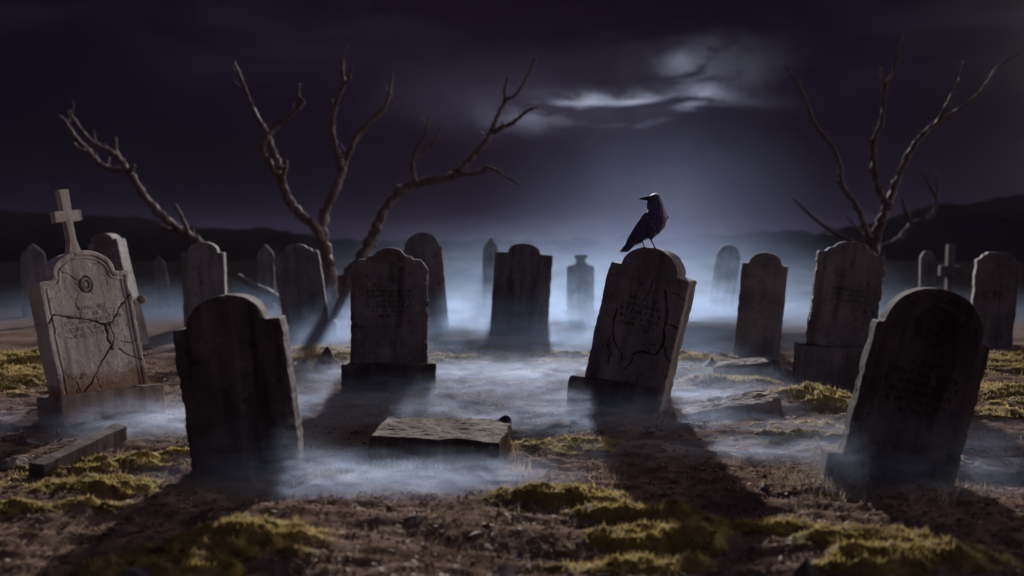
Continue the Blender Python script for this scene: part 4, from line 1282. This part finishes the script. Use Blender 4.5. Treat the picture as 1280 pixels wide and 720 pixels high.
# ------------------------------------------------------------------ haze and ground mist
def box_mesh(name, x0, x1, y0, y1, z0, z1):
    v = [(x0, y0, z0), (x1, y0, z0), (x1, y1, z0), (x0, y1, z0), (x0, y0, z1), (x1, y0, z1), (x1, y1, z1), (x0, y1, z1)]
    f = [(0, 3, 2, 1), (4, 5, 6, 7), (0, 1, 5, 4), (1, 2, 6, 5), (2, 3, 7, 6), (3, 0, 4, 7)]
    me = bpy.data.meshes.new(name); me.from_pydata(v, [], f); me.update()
    return me
HAZE_D = .00006
NEAR_STEP, FAR_STEP = 1.0, 1.0
NEAR_GAIN, FAR_GAIN, GLOW_GAIN = 0.95, .64, .16
m_haze = bpy.data.materials.new('haze'); m_haze.use_nodes = True
T = NT(m_haze.node_tree)
pv = T.n('ShaderNodeVolumePrincipled'); pv.inputs['Color'].default_value = (.50, .46, .85, 1); pv.inputs['Density'].default_value = HAZE_D; pv.inputs['Anisotropy'].default_value = .25
out = T.n('ShaderNodeOutputMaterial'); T.l(pv.outputs[0], out.inputs['Volume'])
hz = link('haze', box_mesh('haze', -430, 430, -31, 540, -3, 9.6), None, m_haze)
tag(hz, 'thin violet night haze filling the air', 'haze', kind='stuff')

def mist_material(name, colr, nscale, nlo, nhi, aniso, zs, step):
    m_ = bpy.data.materials.new(name); m_.use_nodes = True
    T = NT(m_.node_tree)
    tcn = T.n('ShaderNodeTexCoord'); Pp = tcn.outputs['Object']
    geo = T.n('ShaderNodeNewGeometry')
    info = T.n('ShaderNodeObjectInfo')
    r2 = T.vmath('DOT_PRODUCT', Pp, Pp)
    g_ = T.math('SUBTRACT', T.math('EXPONENT', T.math('MULTIPLY', r2, -1.0)), .018, clamp=True)
    wv = T.mapping(geo.outputs['Position'], scale=(1.0, 1.5, zs))
    nn = T.ramp(T.noise(wv, nscale, 3, .62, 1.3), nlo, nhi, .03, 1.6)
    sp = T.n('ShaderNodeSeparateColor'); T.l(info.outputs['Color'], sp.inputs[0])
    dn = T.math('MULTIPLY', T.math('MULTIPLY', g_, nn), sp.outputs[0])
    pv = T.n('ShaderNodeVolumePrincipled'); pv.inputs['Color'].default_value = (*colr, 1); pv.inputs['Anisotropy'].default_value = aniso
    T.l(dn, pv.inputs['Density'])
    o_ = T.n('ShaderNodeOutputMaterial'); T.l(pv.outputs[0], o_.inputs['Volume'])
    m_.cycles.volume_step_rate = step
    return m_
def puffs(name, label, material, patches, gain=1.0):
    root = bpy.data.objects.new(name, None); C.objects.link(root)
    tag(root, label, 'mist', kind='stuff')
    bm = bmesh.new(); bmesh.ops.create_icosphere(bm, subdivisions=3, radius=2.05)
    me = bpy.data.meshes.new('mist_puff'); bm.to_mesh(me); bm.free(); me.materials.append(material)
    for (p, sx, sy, sz, dns) in patches:
        o = bpy.data.objects.new('mist_puff', me); C.objects.link(o); o.parent = root
        o.location = p; o.scale = (sx, sy, sz); o.color = (dns * gain, 0, 0, 1)
def gz(px, py, z=.06): p = gp(px, py); return (p.x, p.y, Hs(p.x, p.y) + z)
near_p = [
    (gz(460, 612, .05), .75, .26, .10, 1.5), (gz(560, 606, .05), .50, .22, .08, 1.1), (gz(330, 622, .06), .35, .20, .20, 1.0),
    (gz(230, 540, .06), 1.4, .42, .10, 1.0),
    (gz(940, 568, .04), 1.0, .24, .06, .9), (gz(770, 530, .06), .8, .35, .14, .8),
    (gz(480, 515, .06), .9, .45, .12, .7), (gz(640, 485, .05), 1.8, 1.1, .11, .6),
    (gz(1140, 618, .09), .40, .25, .22, .7), (gz(850, 505, .05), .9, .6, .08, .6), (gz(1230, 560, .04), .8, .3, .05, .4), (gz(560, 530, .03), 1.5, .35, .05, .7), (gz(700, 470, .03), 2.4, .5, .05, .8), (gz(900, 540, .03), 1.3, .3, .045, .7), (gz(420, 500, .03), 1.2, .3, .05, .5),
]
puffs('ground_mist', 'thin wisps of pale mist drifting low over the near graves', mist_material('near_mist', (.62, .74, 1.0), 2.7, .36, .72, .35, 4.5, NEAR_STEP), near_p, NEAR_GAIN)
far_p = [
    (gz(690, 408, .10), 2.9, 3.2, .42, .40), (gz(600, 432, .05), 3.2, 1.5, .17, .34), (gz(850, 402, .12), 2.4, 2.6, .75, .19), (gz(760, 440, .04), 2.4, 1.6, .12, .22),
    (gz(450, 408, .10), 1.8, 2.6, .28, .14), (gz(710, 380, .25), 3.6, 4.0, .9, .10), (gz(1010, 404, .10), 1.6, 3.0, .30, .07), (gz(210, 402, .12), 3.2, 3.0, .35, .06), (gz(1190, 402, .1), 2.5, 3.0, .3, .04),
]
puffs('mist_bank', 'thicker bank of bluish mist lying between the middle headstones', mist_material('bank_mist', (.50, .68, 1.0), .9, .32, .70, .35, 3.2, FAR_STEP), far_p, FAR_GAIN)
glow_p = [((5.0, 36, 1.2), 3.6, 5.0, 3.0, .09), ((2.0, 39, .3), 6.0, 5.0, 1.5, .05)]
puffs('mist_cloud', 'tall cloud of mist glowing in moonlight beyond the crow', mist_material('cloud_mist', (.50, .62, 1.0), .17, .25, .70, .35, 1.3, FAR_STEP), glow_p, GLOW_GAIN)
